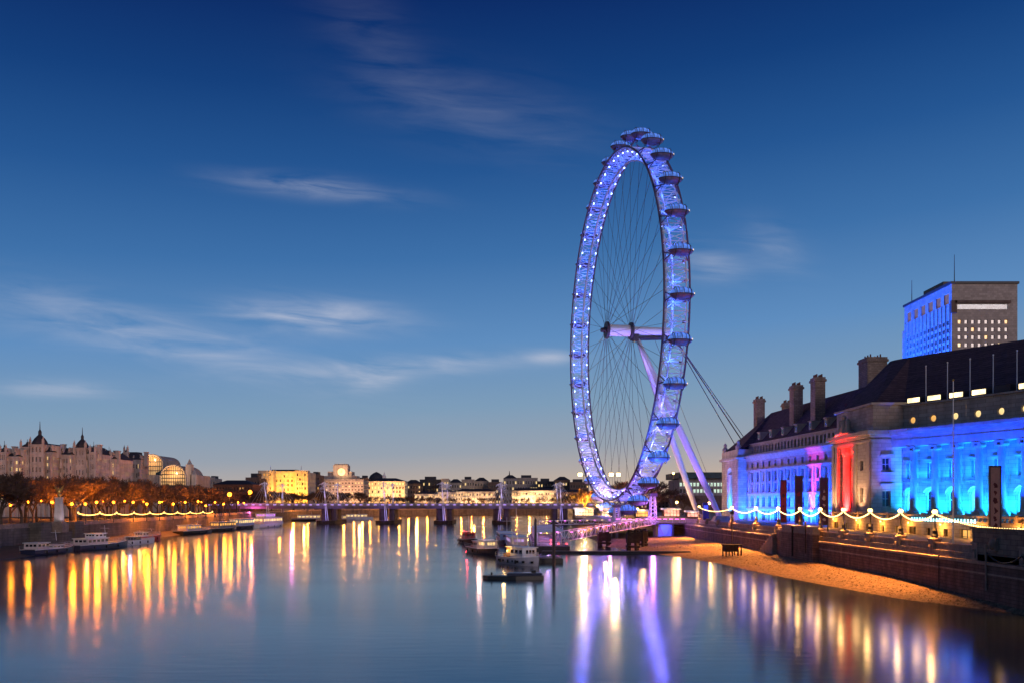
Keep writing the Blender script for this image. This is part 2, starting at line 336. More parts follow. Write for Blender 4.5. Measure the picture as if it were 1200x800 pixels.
# the higher parapet block at the near end and the projecting stair bastion
mb = MB(o); mb.bb(55.9, 57.6, -20, 106.5, 5.05, 8.75); mb.bb(55.7, 57.8, -20, 106.8, 8.75, 9.0); mb.build('high_parapet', pm('weathered_parapet', (.26, .20, .16), .85, .35, .8, brick=(1.4, .6, .03), stain=.4, bump=.4), ew)
lion = MB(o); lion.ball((55.55, 101.5, 7.1), .55, 8, (.6, 1, 1.1)); lion.box((55.75, 101.5, 7.1), (.35, 1.3, 1.5)); lion.tube((54.85, 101.5, 7.0), (54.85, 101.5, 1.8), .12, .12, 8); lion.box((54.85, 101.5, 6.9), (.35, .35, .4))
lion.build('mooring_head', M['granite'], ew)
ch = MB(o)
for k in range(3):
    a = Vector((54.9, 101.5-k*7, 6.2)); b_ = Vector((54.9, 94.5-k*7, 6.2))
    ch.path([a.lerp(b_, i/10)+Vector((0, 0, -1.0*4*(i/10)*(1-i/10))) for i in range(11)], .1, 5)
ch.build('chain', M['iron'], ew)
bs = MB(o); bs.prism([(54.98, 157), (54.0, 157.5), (54.0, 176), (54.98, 182)], -1, 6.2); bs.build('bastion', M['wallblock'], ew)
bs = MB(o); bs.prism([(54.95, 156.8), (53.85, 157.3), (53.85, 176.2), (54.95, 182.2)], 6.2, 6.5); bs.prism([(54.95, 157.2), (54.05, 157.6), (54.05, 175.6), (54.95, 178)], 6.5, 7.6); bs.build('bastion_parapet', M['granite'], ew)
for i in range(9):
    st = MB(o); st.bb(54.0, 54.96, 182+i*1.3, 183.3+i*1.3, -1, 5.4-i*.55)
    st.build('step', M['granite'], ew)
for y, zz, r in ((168, 7.2, .17), (160.5, 8.2, .13), (112.6, 5.2, .07)):
    fp = MB(); fp.tube((0, 0, -5.5), (0, 0, 0), r, r, 8); fp.ball((0, 0, .05), r*1.7, 6)
    inst('fender_post', fp.mesh('fender_post', M['timber']), ew, ((53.7 if y > 150 else 54.8)-55, y-100, zz))
# ------------------------------------------------------------------ west embankment wall
ww = T('embankment_wall', 'long grey stone embankment wall under the orange lit bare trees', 'river wall', (-121, 200, 0)); o2 = (-121, 200, 0)
mb = MB(o2); strip(mb, WESTW, -.88, 0, -1, 5.6, 40, 900); mb.build('masonry_face', pm('grey_embankment_stone', (.16, .135, .12), .85, .4, .25, brick=(2.4, .7, .03), stain=.4), ww)
mb = MB(o2); strip(mb, WESTW, -.9, .15, 5.6, 5.85, 40, 900); strip(mb, WESTW, -.7, -.25, 5.85, 6.75, 40, 900); mb.build('parapet', M['granite'], ww)
mb = MB(o2)
for y0, y1 in ((221, 226), (238, 243)):
    mb.prism([(-121.9, y0), (-118.6, y0), (-118.6, y1), (-122.1, y1)], -1, 6.9)
mb.prism([(-121.2, 226), (-119.4, 226), (-119.4, 238), (-121.4, 238)], -1, 4.2)
mb.build('landing_stair', pm('grey_embankment_stone', (0, 0, 0)), ww)
# Victoria road behind the trees
rd = MB(); strip(rd, WESTW, -24, -9, GZ+.004, GZ+.008, 60, 700); struct(rd.build('embankment_road', M['asphalt']))
kb = MB(); strip(kb, WESTW, -9, -8.7, GZ, GZ+.13, 60, 700); struct(kb.build('kerb', M['granite']))
# ------------------------------------------------------------------ the observation wheel
CW = Vector((37.8, 310, 72.5)); AZ = -.157
UW = Vector((math.sin(AZ), math.cos(AZ), 0)); NW = Vector((math.cos(AZ), -math.sin(AZ), 0)); ZW = Vector((0, 0, 1))
WB = Vector((37.8, 310, 6.0))
def wp(R, th, s=0.): return CW+(-UW*math.cos(th)+ZW*math.sin(th))*R+NW*s
wheel = T('observation_wheel', 'giant observation wheel lit blue with glass capsules round its rim', 'ferris wheel', WB)
for s, nm in ((-3.8, 'river'), (3.8, 'land')):
    MB(WB).path([wp(60, 2*math.pi*i/128, s) for i in range(128)], .32, 8, True).build('rim_tube', M['rimdark'], wheel, True)
    MB(WB).path([wp(59.4, 2*math.pi*i/128, s*.78) for i in range(128)], .2, 6, True).build('inner_rim_tube', M['rimbluelit'], wheel, True)
MB(WB).path([wp(56.2, 2*math.pi*i/128) for i in range(128)], .34, 8, True).build('spoke_rim_tube', M['rimbluelit'], wheel, True)
lat = MB(WB)
for i in range(64):
    a = 2*math.pi*i/64; b2 = 2*math.pi*(i+1)/64; h_ = (a+b2)/2
    for th in (a, h_): lat.tube(wp(60, th, -3.8), wp(60, th, 3.8), .14, n=5, cap=False)
    lat.tube(wp(60, a, -3.8), wp(60, h_, 3.8), .115, n=4, cap=False); lat.tube(wp(60, h_, 3.8), wp(60, b2, -3.8), .115, n=4, cap=False)
    lat.tube(wp(60, a, 3.8), wp(60, h_, -3.8), .115, n=4, cap=False); lat.tube(wp(60, h_, -3.8), wp(60, b2, 3.8), .115, n=4, cap=False)
    for s in (-3.8, 3.8):
        lat.tube(wp(60, a, s), wp(56.2, h_, 0), .115, n=4, cap=False); lat.tube(wp(56.2, h_, 0), wp(60, b2, s), .115, n=4, cap=False)
        lat.tube(wp(60, h_, s), wp(56.2, h_, 0), .10, n=4, cap=False)
lat.build('rim_lattice', M['rimbluelit'], wheel)
# lamps along both inner edges, shining towards the hub
lamp = MB(); lamp.box((0, 0, 0), (.46, .6, .4)); lamp_me = lamp.mesh('rim_lamp', M['led'])
hs = MB(); hs.box((0, 0, 0), (.85, .85, .35)); hs.box((0, 0, .3), (.85, .08, .5)); hs.box((.42, 0, .3), (.08, .85, .5)); hs.box((-.42, 0, .3), (.08, .85, .5)); hs_me = hs.mesh('lamp_housing', M['rimdark'])
for i in range(64):
    for s in (-2.75, 2.75):
        th = 2*math.pi*(i+.5)/64
        d = (CW-wp(59, th)).normalized(); q = d.to_track_quat('Z', 'Y').to_euler()
        o_ = inst('rim_lamp', lamp_me, wheel, wp(58.7, th, s)-WB); o_.rotation_euler = q
        o2_ = inst('lamp_housing', hs_me, wheel, wp(59.05, th, s)-WB); o2_.rotation_euler = q
for i in range(48):
    th = 2*math.pi*(i+.5)/48
    low = math.sin(th) < -.55
    light('POINT', 'rim_light', wp(57.9, th), 1200, (.045, .12, 1.0) if not low else (.20, .17, 1.0), shadow_soft_size=.3)
# spindle, hub and spokes
SP = 4.4
hub = MB(WB); hub.tube(CW-NW*SP, CW+NW*SP, 2.0, n=20); hub.build('hub', M['white'], wheel, False)
hub = MB(WB); hub.tube(CW+NW*4.4, CW+NW*19, 1.5, 1.5, n=18); hub.build('spindle', M['white'], wheel)
hub = MB(WB); hub.tube(CW+NW*4.2-ZW*2.6, CW+NW*19-ZW*2.0, .9, .7, n=10); hub.box(tuple(CW+NW*6.0-ZW*2.4), (2.2, 2.2, 2.4)); hub.build('hub_walkway', M['dark'], wheel)
for s in (-SP, SP):
    fl = MB(WB); fl.tube(CW+NW*(s-.45), CW+NW*(s+.45), 3.0, n=24); fl.build('hub_flange', M['dark'], wheel)
cp = MB(WB); cp.tube(CW-NW*(SP+.45), CW-NW*(SP+2.2), 1.1, .7, n=12); cp.build('hub_cap', M['dark'], wheel)
for i in range(64):
    a = 2*math.pi*(i+.5)/64; s = SP if i % 2 else -SP; b2 = a+(.35 if i % 4 < 2 else -.35)
    sp = MB(WB); sp.tube(CW+(wp(2.8, b2)-CW)+NW*s, wp(56.2, a), .06, n=4, cap=False); sp.build('spoke', M['dark'], wheel)
# capsules
def ellipsoid(ax, ay, az, lo, hi, nu=20, nv=8):
    vs = []; fs = []
    for j in range(nv+1):
        t = lo+(hi-lo)*j/nv
        for k in range(nu):
            p = 2*math.pi*k/nu; c = math.cos(t)
            cx = math.copysign(abs(math.cos(p))**.8, math.cos(p))
            vs.append((ax*c*cx, ay*c*math.sin(p), az*math.sin(t)))
    for j in range(nv):
        for k in range(nu): fs.append((j*nu+k, j*nu+(k+1) % nu, (j+1)*nu+(k+1) % nu, (j+1)*nu+k))
    return vs, fs
capt = MB(); capt.add(*ellipsoid(3.5, 2.05, 2.0, -.18, 1.5)); cap_me = capt.mesh('glass_shell', litglass('capsule_cabin_glass', (.13, .30, 1.0), .6, .8), True)
capu = MB(); capu.add(*ellipsoid(3.55, 2.1, 1.7, -1.5, -.10)); capu_me = capu.mesh('underside', M['capunder'], True)
cfr = MB()
for x in (-2.5, -1.3, 0, 1.3, 2.5):
    k = math.sqrt(max(0, 1-(x/3.6)**2))
    cfr.path([(x, 2.1*k*math.cos(t), 2.04*k*math.sin(t)) for t in [math.pi*i/12 for i in range(13)]], .09, 4)
cfr.path([(3.55*math.cos(t), 2.12*math.sin(t), -.15) for t in [2*math.pi*i/24 for i in range(24)]], .14, 5, True)
cfr_me = cfr.mesh('capsule_frame', M['dark'])
crg = MB(); crg.path([(0, 1.86*math.cos(t), 1.86*math.sin(t)) for t in [2*math.pi*i/20 for i in range(20)]], .12, 5, True)
crg_me = crg.mesh('mounting_ring', M['dark'])
bench = MB(); bench.box((0, 0, -.6), (3.2, .8, .5)); bench_me = bench.mesh('bench', M['timber'])
end = MB(); end.box((3.4, 0, .15), (.35, 1.3, .45)); end_me = end.mesh('end_lamp', litglass('capsule_door_light', (1.0, .75, .45), .7))
for i in range(32):
    th = R_(-1.9+11.25*i)
    c = bpy.data.objects.new('capsule', capu_me); COL.objects.link(c); c.parent = wheel; c.location = wp(64.1, th)-WB; c.rotation_euler = (0, 0, -AZ)
    inst('glass_shell', cap_me, c); inst('capsule_frame', cfr_me, c); inst('mounting_ring', crg_me, c, (-2.1, 0, 0)); inst('mounting_ring', crg_me, c, (2.1, 0, 0)); inst('end_lamp', end_me, c)
    d = wp(64.1, th)-CW; d.normalize()
    for s in (-2.1, 2.1):
        br = MB(WB); br.tube(wp(61.8, th, s), wp(60, th+.02, s*1.7), .2, n=5); br.tube(wp(61.8, th, s), wp(60, th-.02, s*1.7), .2, n=5)
        br.build('capsule_bracket', M['rimdark'], wheel)
# legs, feet, cables
top = CW+NW*6.6-ZW*2.0
footA = Vector((71.6, 336, 5.9)); footB = Vector((69.3, 290, 5.9))
for ft in (footA, footB):
    ks = [0, .12, .35, .6, .85, .97, 1]; rs = [.5, .75, 1.05, 1.2, 1.1, .85, .7]
    MB(WB).path([top.lerp(ft, k) for k in ks], rs, 14).build('leg', M['white'], wheel, True)
    fb = MB(WB); fb.box((ft.x, ft.y, ft.z+.6), (6, 5, 2.0), top=.7); fb.build('leg_foot', M['concrete'], wheel)
sh = CW+NW*19
for q, r in ((Vector((112, 350, 6)), .30), (Vector((112, 372, 6)), .22), (Vector((112, 341, 6)), .2), (Vector((85, 352, 6)), .1)):
    MB(WB).tube(sh if r > .15 else CW+NW*12, q, r*.7, n=6).build('stay_cable', M['dark'], wheel)
# floodlights at the foot: violet on the legs and hub, pale on the lowest rim
light('SPOT', 'leg_floodlight', (60, 300, 7.5), 80000, (.30, .16, 1.0), aim=(50, 309, 56), spot_size=R_(42), spot_blend=.6, shadow_soft_size=.5)
light('SPOT', 'leg_floodlight', (52, 262, 7.5), 80000, (.34, .18, 1.0), aim=(61, 298, 32), spot_size=R_(38), spot_blend=.6, shadow_soft_size=.5)
light('SPOT', 'leg_floodlight', (34, 285, 6.8), 170000, (.46, .30, 1.0), aim=(44, 311, 72), spot_size=R_(24), spot_blend=.5, shadow_soft_size=.5)
light('SPOT', 'rim_floodlight', (26, 372-22, 8.0), 60000, (1.0, .62, .9), aim=(28, 362, 40), spot_size=R_(80), spot_blend=.6, shadow_soft_size=.5)
light('SPOT', 'rim_floodlight', (30, 318, 8.0), 50000, (1.0, .66, .95), aim=(31, 352, 30), spot_size=R_(80), spot_blend=.6, shadow_soft_size=.5)
light('SPOT', 'rim_floodlight', (44, 262, 7.0), 150000, (.03, .14, 1.0), aim=(46, 262, 30), spot_size=R_(90), spot_blend=.6, shadow_soft_size=.5)
# ------------------------------------------------------------------ facade builder
def facade(mb, p0, p1, inw, z0, z1, ops, depth=.4):
    """wall face from p0 to p1 with real recessed openings (u0, u1, z0, z1, kind); kind 'a' has an arched head. Returns (centre, z, w, h, kind)"""
    p0 = Vector((p0[0], p0[1], 0)); p1 = Vector((p1[0], p1[1], 0)); L_ = (p1-p0).length; d = (p1-p0)/L_; iw = Vector((inw[0], inw[1], 0)).normalized()
    us = sorted({0, L_} | {round(x, 4) for o in ops for x in o[:2]}); zs = sorted({z0, z1} | {round(x, 4) for o in ops for x in o[2:4]})
    pt = lambda u, z, k=0.: p0+d*u+iw*k+Vector((0, 0, z))
    for a, b in zip(us, us[1:]):
        for c, e in zip(zs, zs[1:]):
            um, zm = (a+b)/2, (c+e)/2
            if any(o[0] < um < o[1] and o[2] < zm < o[3] for o in ops): continue
            mb.add([pt(a, c), pt(b, c), pt(b, e), pt(a, e)], [(0, 1, 2, 3)])
    out = []
    for (a, b, c, e, kind) in ops:
        if kind == 'a':
            r = (b-a)/2; cz = e-r; n = 8; arc = [((a+b)/2-r*math.cos(math.pi*i/n), cz+r*math.sin(math.pi*i/n)) for i in range(n+1)]
            for (ua, za), (ub, zb) in zip(arc, arc[1:]): mb.add([pt(ua, za), pt(ub, zb), pt(ub, e), pt(ua, e)], [(0, 1, 2, 3)])
            ring = [(a, c)]+arc+[(b, c)]
        elif kind == 'o':
            r = (b-a)/2; cz = (c+e)/2; n = 12; arc = [((a+b)/2-r*math.cos(2*math.pi*i/n), cz+r*math.sin(2*math.pi*i/n)) for i in range(n+1)]
            for i, ((ua, za), (ub, zb)) in enumerate(zip(arc, arc[1:])):
                zz = e if i < n/2 else c; mb.add([pt(ua, za), pt(ub, zb), pt(ub, zz), pt(ua, zz)], [(0, 1, 2, 3)])
            ring = arc[:-1]
        else: ring = [(a, c), (a, e), (b, e), (b, c)]
        for (ua, za), (ub, zb) in zip(ring, ring[1:]+ring[:1]): mb.add([pt(ua, za), pt(ub, zb), pt(ub, zb, depth), pt(ua, za, depth)], [(0, 1, 2, 3)])
        out.append((pt((a+b)/2, c, depth-.02), b-a, e-c, kind))
    return out
WCACHE = {}
def window(parent, base, pos, ang, w, h, kind, pane_mat, name='window', frame_mat=None, bars=True, pane=True):
    """a window: frame with glazing bars (own mesh) and its pane as a sub-part; local x runs along the wall, the face looks to -y"""
    fm = frame_mat or M['white']; key = (name, round(w, 2), round(h, 2), kind, fm.name, bars)
    if key not in WCACHE:
        f = MB(); t = min(.12, w*.09)
        if kind == 'o':
            f.path([(w/2*math.cos(a), -.05, h/2+h/2*math.sin(a)) for a in [2*math.pi*i/14 for i in range(14)]], t, 4, True)
        else:
            f.bb(-w/2, -w/2+t, -.1, .02, 0, h-(w/2 if kind == 'a' else 0)); f.bb(w/2-t, w/2, -.1, .02, 0, h-(w/2 if kind == 'a' else 0)); f.bb(-w/2+t, w/2-t, -.1, .02, 0, t)
            if kind == 'a': f.path([(w/2*.94*math.cos(a), -.04, h-w/2+w/2*.94*math.sin(a)) for a in [math.pi*i/8 for i in range(9)]], t*.6, 4)
            else: f.bb(-w/2+t, w/2-t, -.1, .02, h-t, h)
        if bars:
            f.bb(-.035, .035, -.07, .01, t, h-t); f.bb(-w/2+t, w/2-t, -.075, .01, h*.5-.035, h*.5+.035)
        WCACHE[key] = f.mesh(name, fm)
    pk = ('p', round(w, 2), round(h, 2), kind, pane_mat.name)
    if pk not in WCACHE:
        g = MB()
        if kind == 'a':
            ring = [(-w/2, 0)]+[(-w/2*math.cos(math.pi*i/8), h-w/2+w/2*math.sin(math.pi*i/8)) for i in range(9)]+[(w/2, 0)]
        elif kind == 'o': ring = [(w/2*math.cos(2*math.pi*i/14), h/2+h/2*math.sin(2*math.pi*i/14)) for i in range(14)]
        else: ring = [(-w/2, 0), (-w/2, h), (w/2, h), (w/2, 0)]
        g.add([(x, .03, z) for x, z in ring]+[(x, .06, z) for x, z in ring], [tuple(range(len(ring))), tuple(range(2*len(ring)-1, len(ring)-1, -1))]); WCACHE[pk] = g.mesh('pane', pane_mat)
    o = inst(name, WCACHE[key], parent, Vector(pos)-Vector(base), ang)
    if pane: inst('pane', WCACHE[pk], o)
    return o

# ------------------------------------------------------------------ the riverside hall
_before = set(bpy.data.objects)
HB = Vector((62, 170, GZ)); o3 = tuple(HB)
hall = T('riverside_hall', 'long stone riverside hall with dark slate roof, columns and blue and red floodlit front', 'building', HB)
CZ = 24.2      # cornice level
def ang_of(a, b): return math.atan2(b[1]-a[1], b[0]-a[0])
wall = MB(o3); trim = MB(o3)
# north wing: facade runs from north to south as seen from the river
wa, wb = (62.5, 236.0), (68.0, 168.0)
wl = math.hypot(wb[0]-wa[0], wb[1]-wa[1]); wd = Vector((wb[0]-wa[0], wb[1]-wa[1], 0))/wl; win_ = Vector((-wd.y, wd.x, 0)); win_ = win_ if win_.x > 0 else -win_
wang = math.atan2(wd.y, wd.x)
nb = 17; bw = wl/nb
ops = []
for i in range(nb):
    c = (i+.5)*bw
    for z0, z1, w, k in ((20.9, 22.3, 1.3, 'r'), (17.3, 19.7, 1.4, 'r'), (14.6, 16.7, 1.4, 'r'), (10.9, 13.7, 2.0, 'a'), (7.4, 9.9, 2.0, 'r')):
        ops.append((c-w/2, c+w/2, z0, z1, k))
res = facade(wall, wa, wb, win_, GZ, CZ, ops, .5)
for n_, (p, w, h, k) in enumerate(res):
    zz = p.z; mat = M['glassdark']
    if zz < 8: mat = M['wincyan'] if (n_//5) % 2 == 0 else M['glassdark']
    if 17 < zz < 18 and n_//5 in (3,): mat = M['winwarm']
    if (n_*7) % 23 == 3: mat = M['wingold']
    window(hall, HB, p, wang, w, h, k, mat, frame_mat=M['stone_plain'])
def band(mb, a, b, inw, out_, z0, z1, ins=0.):
    a = Vector((a[0], a[1], 0)); b = Vector((b[0], b[1], 0)); iw = Vector((inw[0], inw[1], 0)).normalized()
    p = [a-iw*out_, b-iw*out_, b+iw*ins, a+iw*ins]; mb.prism([(q.x, q.y) for q in p], z0, z1)
for z0, z1, oo in ((10.1, 10.5, .25), (14.0, 14.3, .2), (20.1, 20.45, .3), (22.9, 23.4, .3), (23.4, 23.8, .6), (23.8, 24.2, .9)): band(trim, wa, wb, win_, oo, z0, z1, -.003)
for i in range(nb+1):     # flat pilasters between the bays
    c = Vector((*wa, 0))+wd*(i*bw); 
    if 0 < i < nb: trim.box((c.x-win_.x*.12, c.y-win_.y*.12, 17.2), (.55, .24, 5.6), wang)
# wing attic
a2 = Vector((*wa, 0))+win_*1.2; b2_ = Vector((*wb, 0))+win_*1.2
ops = []
for i in range(nb*2): c = (i+.5)*bw/2; ops.append((c-.55, c+.55, 24.9, 26.7, 'r'))
res = facade(wall, a2, b2_, win_, CZ, 27.3, ops, .6)
for n_, (p, w, h, k) in enumerate(res):
    if n_ % 2 == 0: window(hall, HB, p, wang, w, h, k, M['glassdark'], 'attic_window', M['stone_plain'], bars=False)
    else: window(hall, HB, p, wang, w, h, k, M['glassdark'], 'attic_window', M['stone_plain'], bars=False)
band(trim, a2, b2_, win_, .25, 27.3, 27.55, -.003); band(trim, wa, wb, win_, .2, 24.2, 24.7, .3)
# north pavilion with its tall lit niche
pav = [(60.3, 252), (60.3, 234), (62.4, 234), (62.6, 237)]
res = facade(wall, (60.3, 252), (60.3, 234), (1, 0), GZ, CZ, [(6.2, 11.8, 9.5, 21.6, 'a')], 1.8)
niche = MB(o3); niche.add([(62.1, 246.2, 9.5), (62.1, 240, 9.5), (62.1, 240, 21.6), (62.1, 246.2, 21.6)], [(0, 1, 2, 3)]); niche.build('niche_back', M['stone_plain'], hall)
facade(wall, (60.3, 234), (63.0, 234), (0, 1), GZ, CZ, [], .3)
for y in (245.6, 240.4): 
    cm = MB(o3); cm.lathe((61.0, y, 10), [(.55, 0), (.5, 1), (.45, 9), (.62, 9.6)], 10); cm.build('niche_column', M['stone_plain'], hall)
band(trim, (60.3, 252), (60.3, 234), (1, 0), .7, 23.5, 24.2, 3); trim.bb(59.6, 63.5, 233.3, 233.997, 23.5, 24.2)
band(trim, (60.3, 252), (60.3, 234), (1, 0), .0, 24.2, 26.2, 4)
orn = MB(o3); orn.lathe((60.9, 250.5, 26.2), [(.7, 0), (.9, .8), (.4, 1.4), (.5, 2.0), (.1, 2.6)], 8); orn.build('roof_urn', M['stone_plain'], hall); orn = MB(o3); orn.lathe((60.9, 236, 26.2), [(.7, 0), (.9, .8), (.4, 1.4), (.5, 2.0), (.1, 2.6)], 8); orn.build('roof_urn', M['stone_plain'], hall)
# north end return and hidden core
facade(wall, (90, 252), (60.3, 252), (0, -1), GZ, CZ, [], .3)
# red-lit pavilion beside the crescent
res = facade(wall, (61, 167), (61, 149), (1, 0), GZ, CZ, [(3.4, 10.6, 10.2, 22.0, 'r'), (13.2, 14.6, 17.5, 19.3, 'r'), (13.2, 14.6, 12.0, 14.6, 'r')], 2.2)
for p, w, h, k in res[1:]: window(hall, HB, p-Vector((1.8, 0, 0)), -math.pi/2, w, h, k, M['glassdark'], frame_mat=M['stone_plain'])
nb2 = MB(o3); nb2.add([(63.2, 163.6, 10.2), (63.2, 156.4, 10.2), (63.2, 156.4, 22), (63.2, 163.6, 22)], [(0, 1, 2, 3)])
for zc in (12.5, 15.5, 18.5): nb2.box((63.0, 160, zc), (.3, 2.0, 1.6)); nb2.box((62.9, 160, zc-1.1), (.5, 2.6, .25))
nb2.build('niche_back', M['stone_plain'], hall)
for y in (162.3, 157.7):
    cm = MB(o3); cm.lathe((61.9, y, 10.2), [(.95, 0), (.8, .5), (.72, 1), (.66, 10), (.72, 10.5), (.95, 11), (.95, 11.8)], 14); cm.build('niche_column', M['stone_plain'], hall)
res = facade(wall, (61, 149), (66.3, 149), (0, 1), GZ, CZ, [(1.9, 3.3, 17.4, 19.6, 'r'), (1.9, 3.3, 11.2, 14.0, 'r')], .5)
for p, w, h, k in res: window(hall, HB, p, 0, w, h, k, M['glassdark'], frame_mat=M['stone_plain'])
trim.box((63.6, 148.8, 20.0), (2.2, .4, .3)); trim.box((63.6, 148.8, 15.0), (2.4, .5, .35)); trim.box((63.6, 148.8, 17.0), (2.0, .3, .2))
for z0, z1, oo in ((22.3, 22.7, .25), (23.0, 23.5, .5), (23.5, 24.2, .95)):
    trim.prism([(61-oo, 167+oo), (61-oo, 149-oo), (66.3, 149-oo), (66.3, 148.997), (60.997, 148.997), (60.997, 167+oo)], z0, z1)
for y in (166.2, 164.4, 155.6, 149.8): trim.bb(60.75, 60.997, y-.55, y+.55, 9.5, 22.3)
# attic block of the pavilion with its sculpture group
wall.prism([(61.6, 166.4), (61.6, 149.6), (67.5, 149.6), (67.5, 166.4)], 24.203, 28.6)
trim.prism([(61.2, 166.9), (61.2, 149.2), (67.9, 149.2), (67.9, 166.9)], 28.6, 29.0)
sc_ = MB(o3)
for y, s_ in ((160, 1.0), (158.2, .7), (161.8, .7)):
    sc_.lathe((60.6, y, 24.2), [(.8*s_, 0), (.9*s_, .6), (.55*s_, 1.6), (.65*s_, 2.4), (.25*s_, 2.8)], 9); sc_.ball((60.5, y, 24.2+3.2*s_), .42*s_+.05, 7)
sc_.box((60.6, 160, 24.5), (1.3, 6, .6)); sc_.build('sculpture_group', M['stone_plain'], hall, True)
# crescent with its colonnade
def cres(y): return 80-14*((y-100)/49.5)**2
NCB = 12; ys = [149.5-i*4.05*(.93+.012*i) for i in range(NCB+1)]
ys = [149.5]
while ys[-1] > 52:
    y = ys[-1]; sl = -28*((y-100)/49.5)/49.5; ys.append(y-4.1/math.sqrt(1+sl*sl))
cpts = [(cres(y), y) for y in ys]
TZ = 9.9
colm = MB(); colm.box((0, 0, .3), (1.5, 1.5, .6)); colm.lathe((0, 0, .6), [(.72, 0), (.72, .2), (.58, .4), (.56, 4), (.5, 9.6), (.52, 9.8), (.66, 10)], 14)
for x in (-.55, .55): colm.tube((x, -.6, 10.75), (x, .6, 10.75), .3, .3, 10)
colm.box((0, 0, 11.1), (1.6, 1.4, .3)); col_me = colm.mesh('column', M['stone_plain'])
ent = MB(o3); att = MB(o3); roof = MB(o3)
for i, (a, b) in enumerate(zip(cpts, cpts[1:])):
    if i == 0: a = (66.3, 149.5)
    d = Vector((b[0]-a[0], b[1]-a[1], 0)); L_ = d.length; d /= L_; iw = Vector((-d.y, d.x, 0)); iw = iw if iw.x > 0 else -iw; an = math.atan2(d.y, d.x); c = L_/2
    ops = [(c-1.15, c+1.15, 10.4, 14.4, 'a'), (c-.8, c+.8, 16.0, 18.6, 'r')]
    res = facade(wall, a, b, iw, GZ, 21.9, ops, .7)
    for j, (p, w, h, k) in enumerate(res):
        window(hall, HB, p, an, w, h, k, M['glassdark'] if (j or i % 3) else litglass('fanlight', (.4, .9, 1.0), .5), frame_mat=M['white'])
    m_ = Vector(((a[0]+b[0])/2, (a[1]+b[1])/2, 0))
    hood = MB(o3); q = m_-iw*.25; hood.box((q.x, q.y, 15.4), (2.6, .5, .25), an); hood.box((q.x, q.y, 19.0), (2.2, .45, .25), an); hood.box((q.x, q.y, 15.75), (1.9, .35, .25), an)
    hood.path([tuple(m_-iw*.1+d*(1.35*math.cos(t))+Vector((0, 0, 13.25+1.35*math.sin(t)))) for t in [math.pi*k/8 for k in range(9)]], .16, 5); hood.build('hood_moulding', M['stone_plain'], hall)
    if i > 0 or True:
        q = Vector((a[0], a[1], 0))-iw*1.7
        if i > 0: inst('column', col_me, hall, (q.x-HB.x, q.y-HB.y, TZ-HB.z+.1), an)
    for z0, z1, oo in ((21.3, 22.5, 2.3), (22.5, 23.3, 2.2), (23.3, 23.7, 2.7), (23.7, 24.2, 3.2)):
        ia = Vector((a[0], a[1], 0)); ib = Vector((b[0], b[1], 0)); 
        ent.prism([((ia-iw*oo).x, (ia-iw*oo).y), ((ib-iw*oo).x, (ib-iw*oo).y), ((ib+iw*.02).x, (ib+iw*.02).y), ((ia+iw*.02).x, (ia+iw*.02).y)], z0, z1-.003)
    # attic with round windows
    ia = Vector((a[0], a[1], 0))+iw*.4; ib = Vector((b[0], b[1], 0))+iw*.4
    res = facade(att, ia, ib, iw, 24.19, 28.3, [((ib-ia).length/2-.62, (ib-ia).length/2+.62, 25.2, 26.44, 'o')], .3)
    for p, w, h, k in res: window(hall, HB, p, an, w, h, 'o', M['winwarm'] if i > 1 else M['wingold'], 'round_window', M['stone_plain'], bars=False)
    att.prism([((ia-iw*.5).x, (ia-iw*.5).y), ((ib-iw*.5).x, (ib-iw*.5).y), ((ib+iw*1.4).x, (ib+iw*1.4).y), ((ia+iw*1.4).x, (ia+iw*1.4).y)], 28.3, 28.6)
    # strip dormer at the roof foot
    q = m_+iw*1.3; dm = MB(o3); dm.box((q.x, q.y, 28.6+.62), (2.7, 1.2, 1.2), an); dm.build('strip_dormer', M['darkroof'], hall)
    if i not in (4, 9): g = MB(o3); q = m_+iw*.68; g.box((q.x, q.y, 28.6+.62), (2.4, .06, .75), an); g.build('dormer_glass', litglass('dormer_strip_glow', (1.0, .74, .36), 3.0), hall)
    pl = MB(o3); q = ib+iw*.9; pl.tube((q.x, q.y, 28.6), (q.x, q.y, 34.6), .09, .06, 6); pl.ball((q.x, q.y, 34.7), .14, 6); pl.build('roof_pole', M['white'], hall)
ent.build('entablature', M['stone_plain'], hall); att.build('attic', M['stone'], hall)
wall.build('wall', M['stone'], hall); trim.build('cornice_band', M['stone_plain'], hall)
# southern pavilion (mostly out of frame) and hidden core of the building
co_ = MB(o3); co_.prism([(66.8, 236), (72, 168), (66.5, 166), (66.5, 151), (70, 149.6)]+[(x+1.2, y) for x, y in cpts[1:]]+[(82, 50), (110, 50), (125, 150), (110, 250), (66.8, 250)][::1], GZ, 24.0)
co_.prism([(61, 50), (61, 30), (85, 30), (85, 50)], GZ, 27); co_.build('rear_block', M['stone'], hall)
# roofs
rf = MB(o3)
A, B, C_, D = (64.0, 250), (70.0, 168), (88, 168), (84, 250)
za, zr = 27.4, 36.8
r0, r1 = (72.0, 243.5), (77.0, 176)
rf.add([(60.8, 251.5, 26.2), (B[0]-.6, B[1], za), (C_[0], C_[1], za), (D[0]+1, D[1]+1, 26.2), (r0[0], r0[1], zr), (r1[0], r1[1], zr), (r0[0]+3, r0[1], zr), (r1[0]+3, r1[1], zr), (60.8, 234.5, 26.2), (64.3, 234.2, za)],
       [(8, 9, 1, 5, 4), (0, 8, 4), (4, 5, 7, 6), (6, 7, 2, 3), (0, 4, 6, 3), (1, 2, 7, 5)])
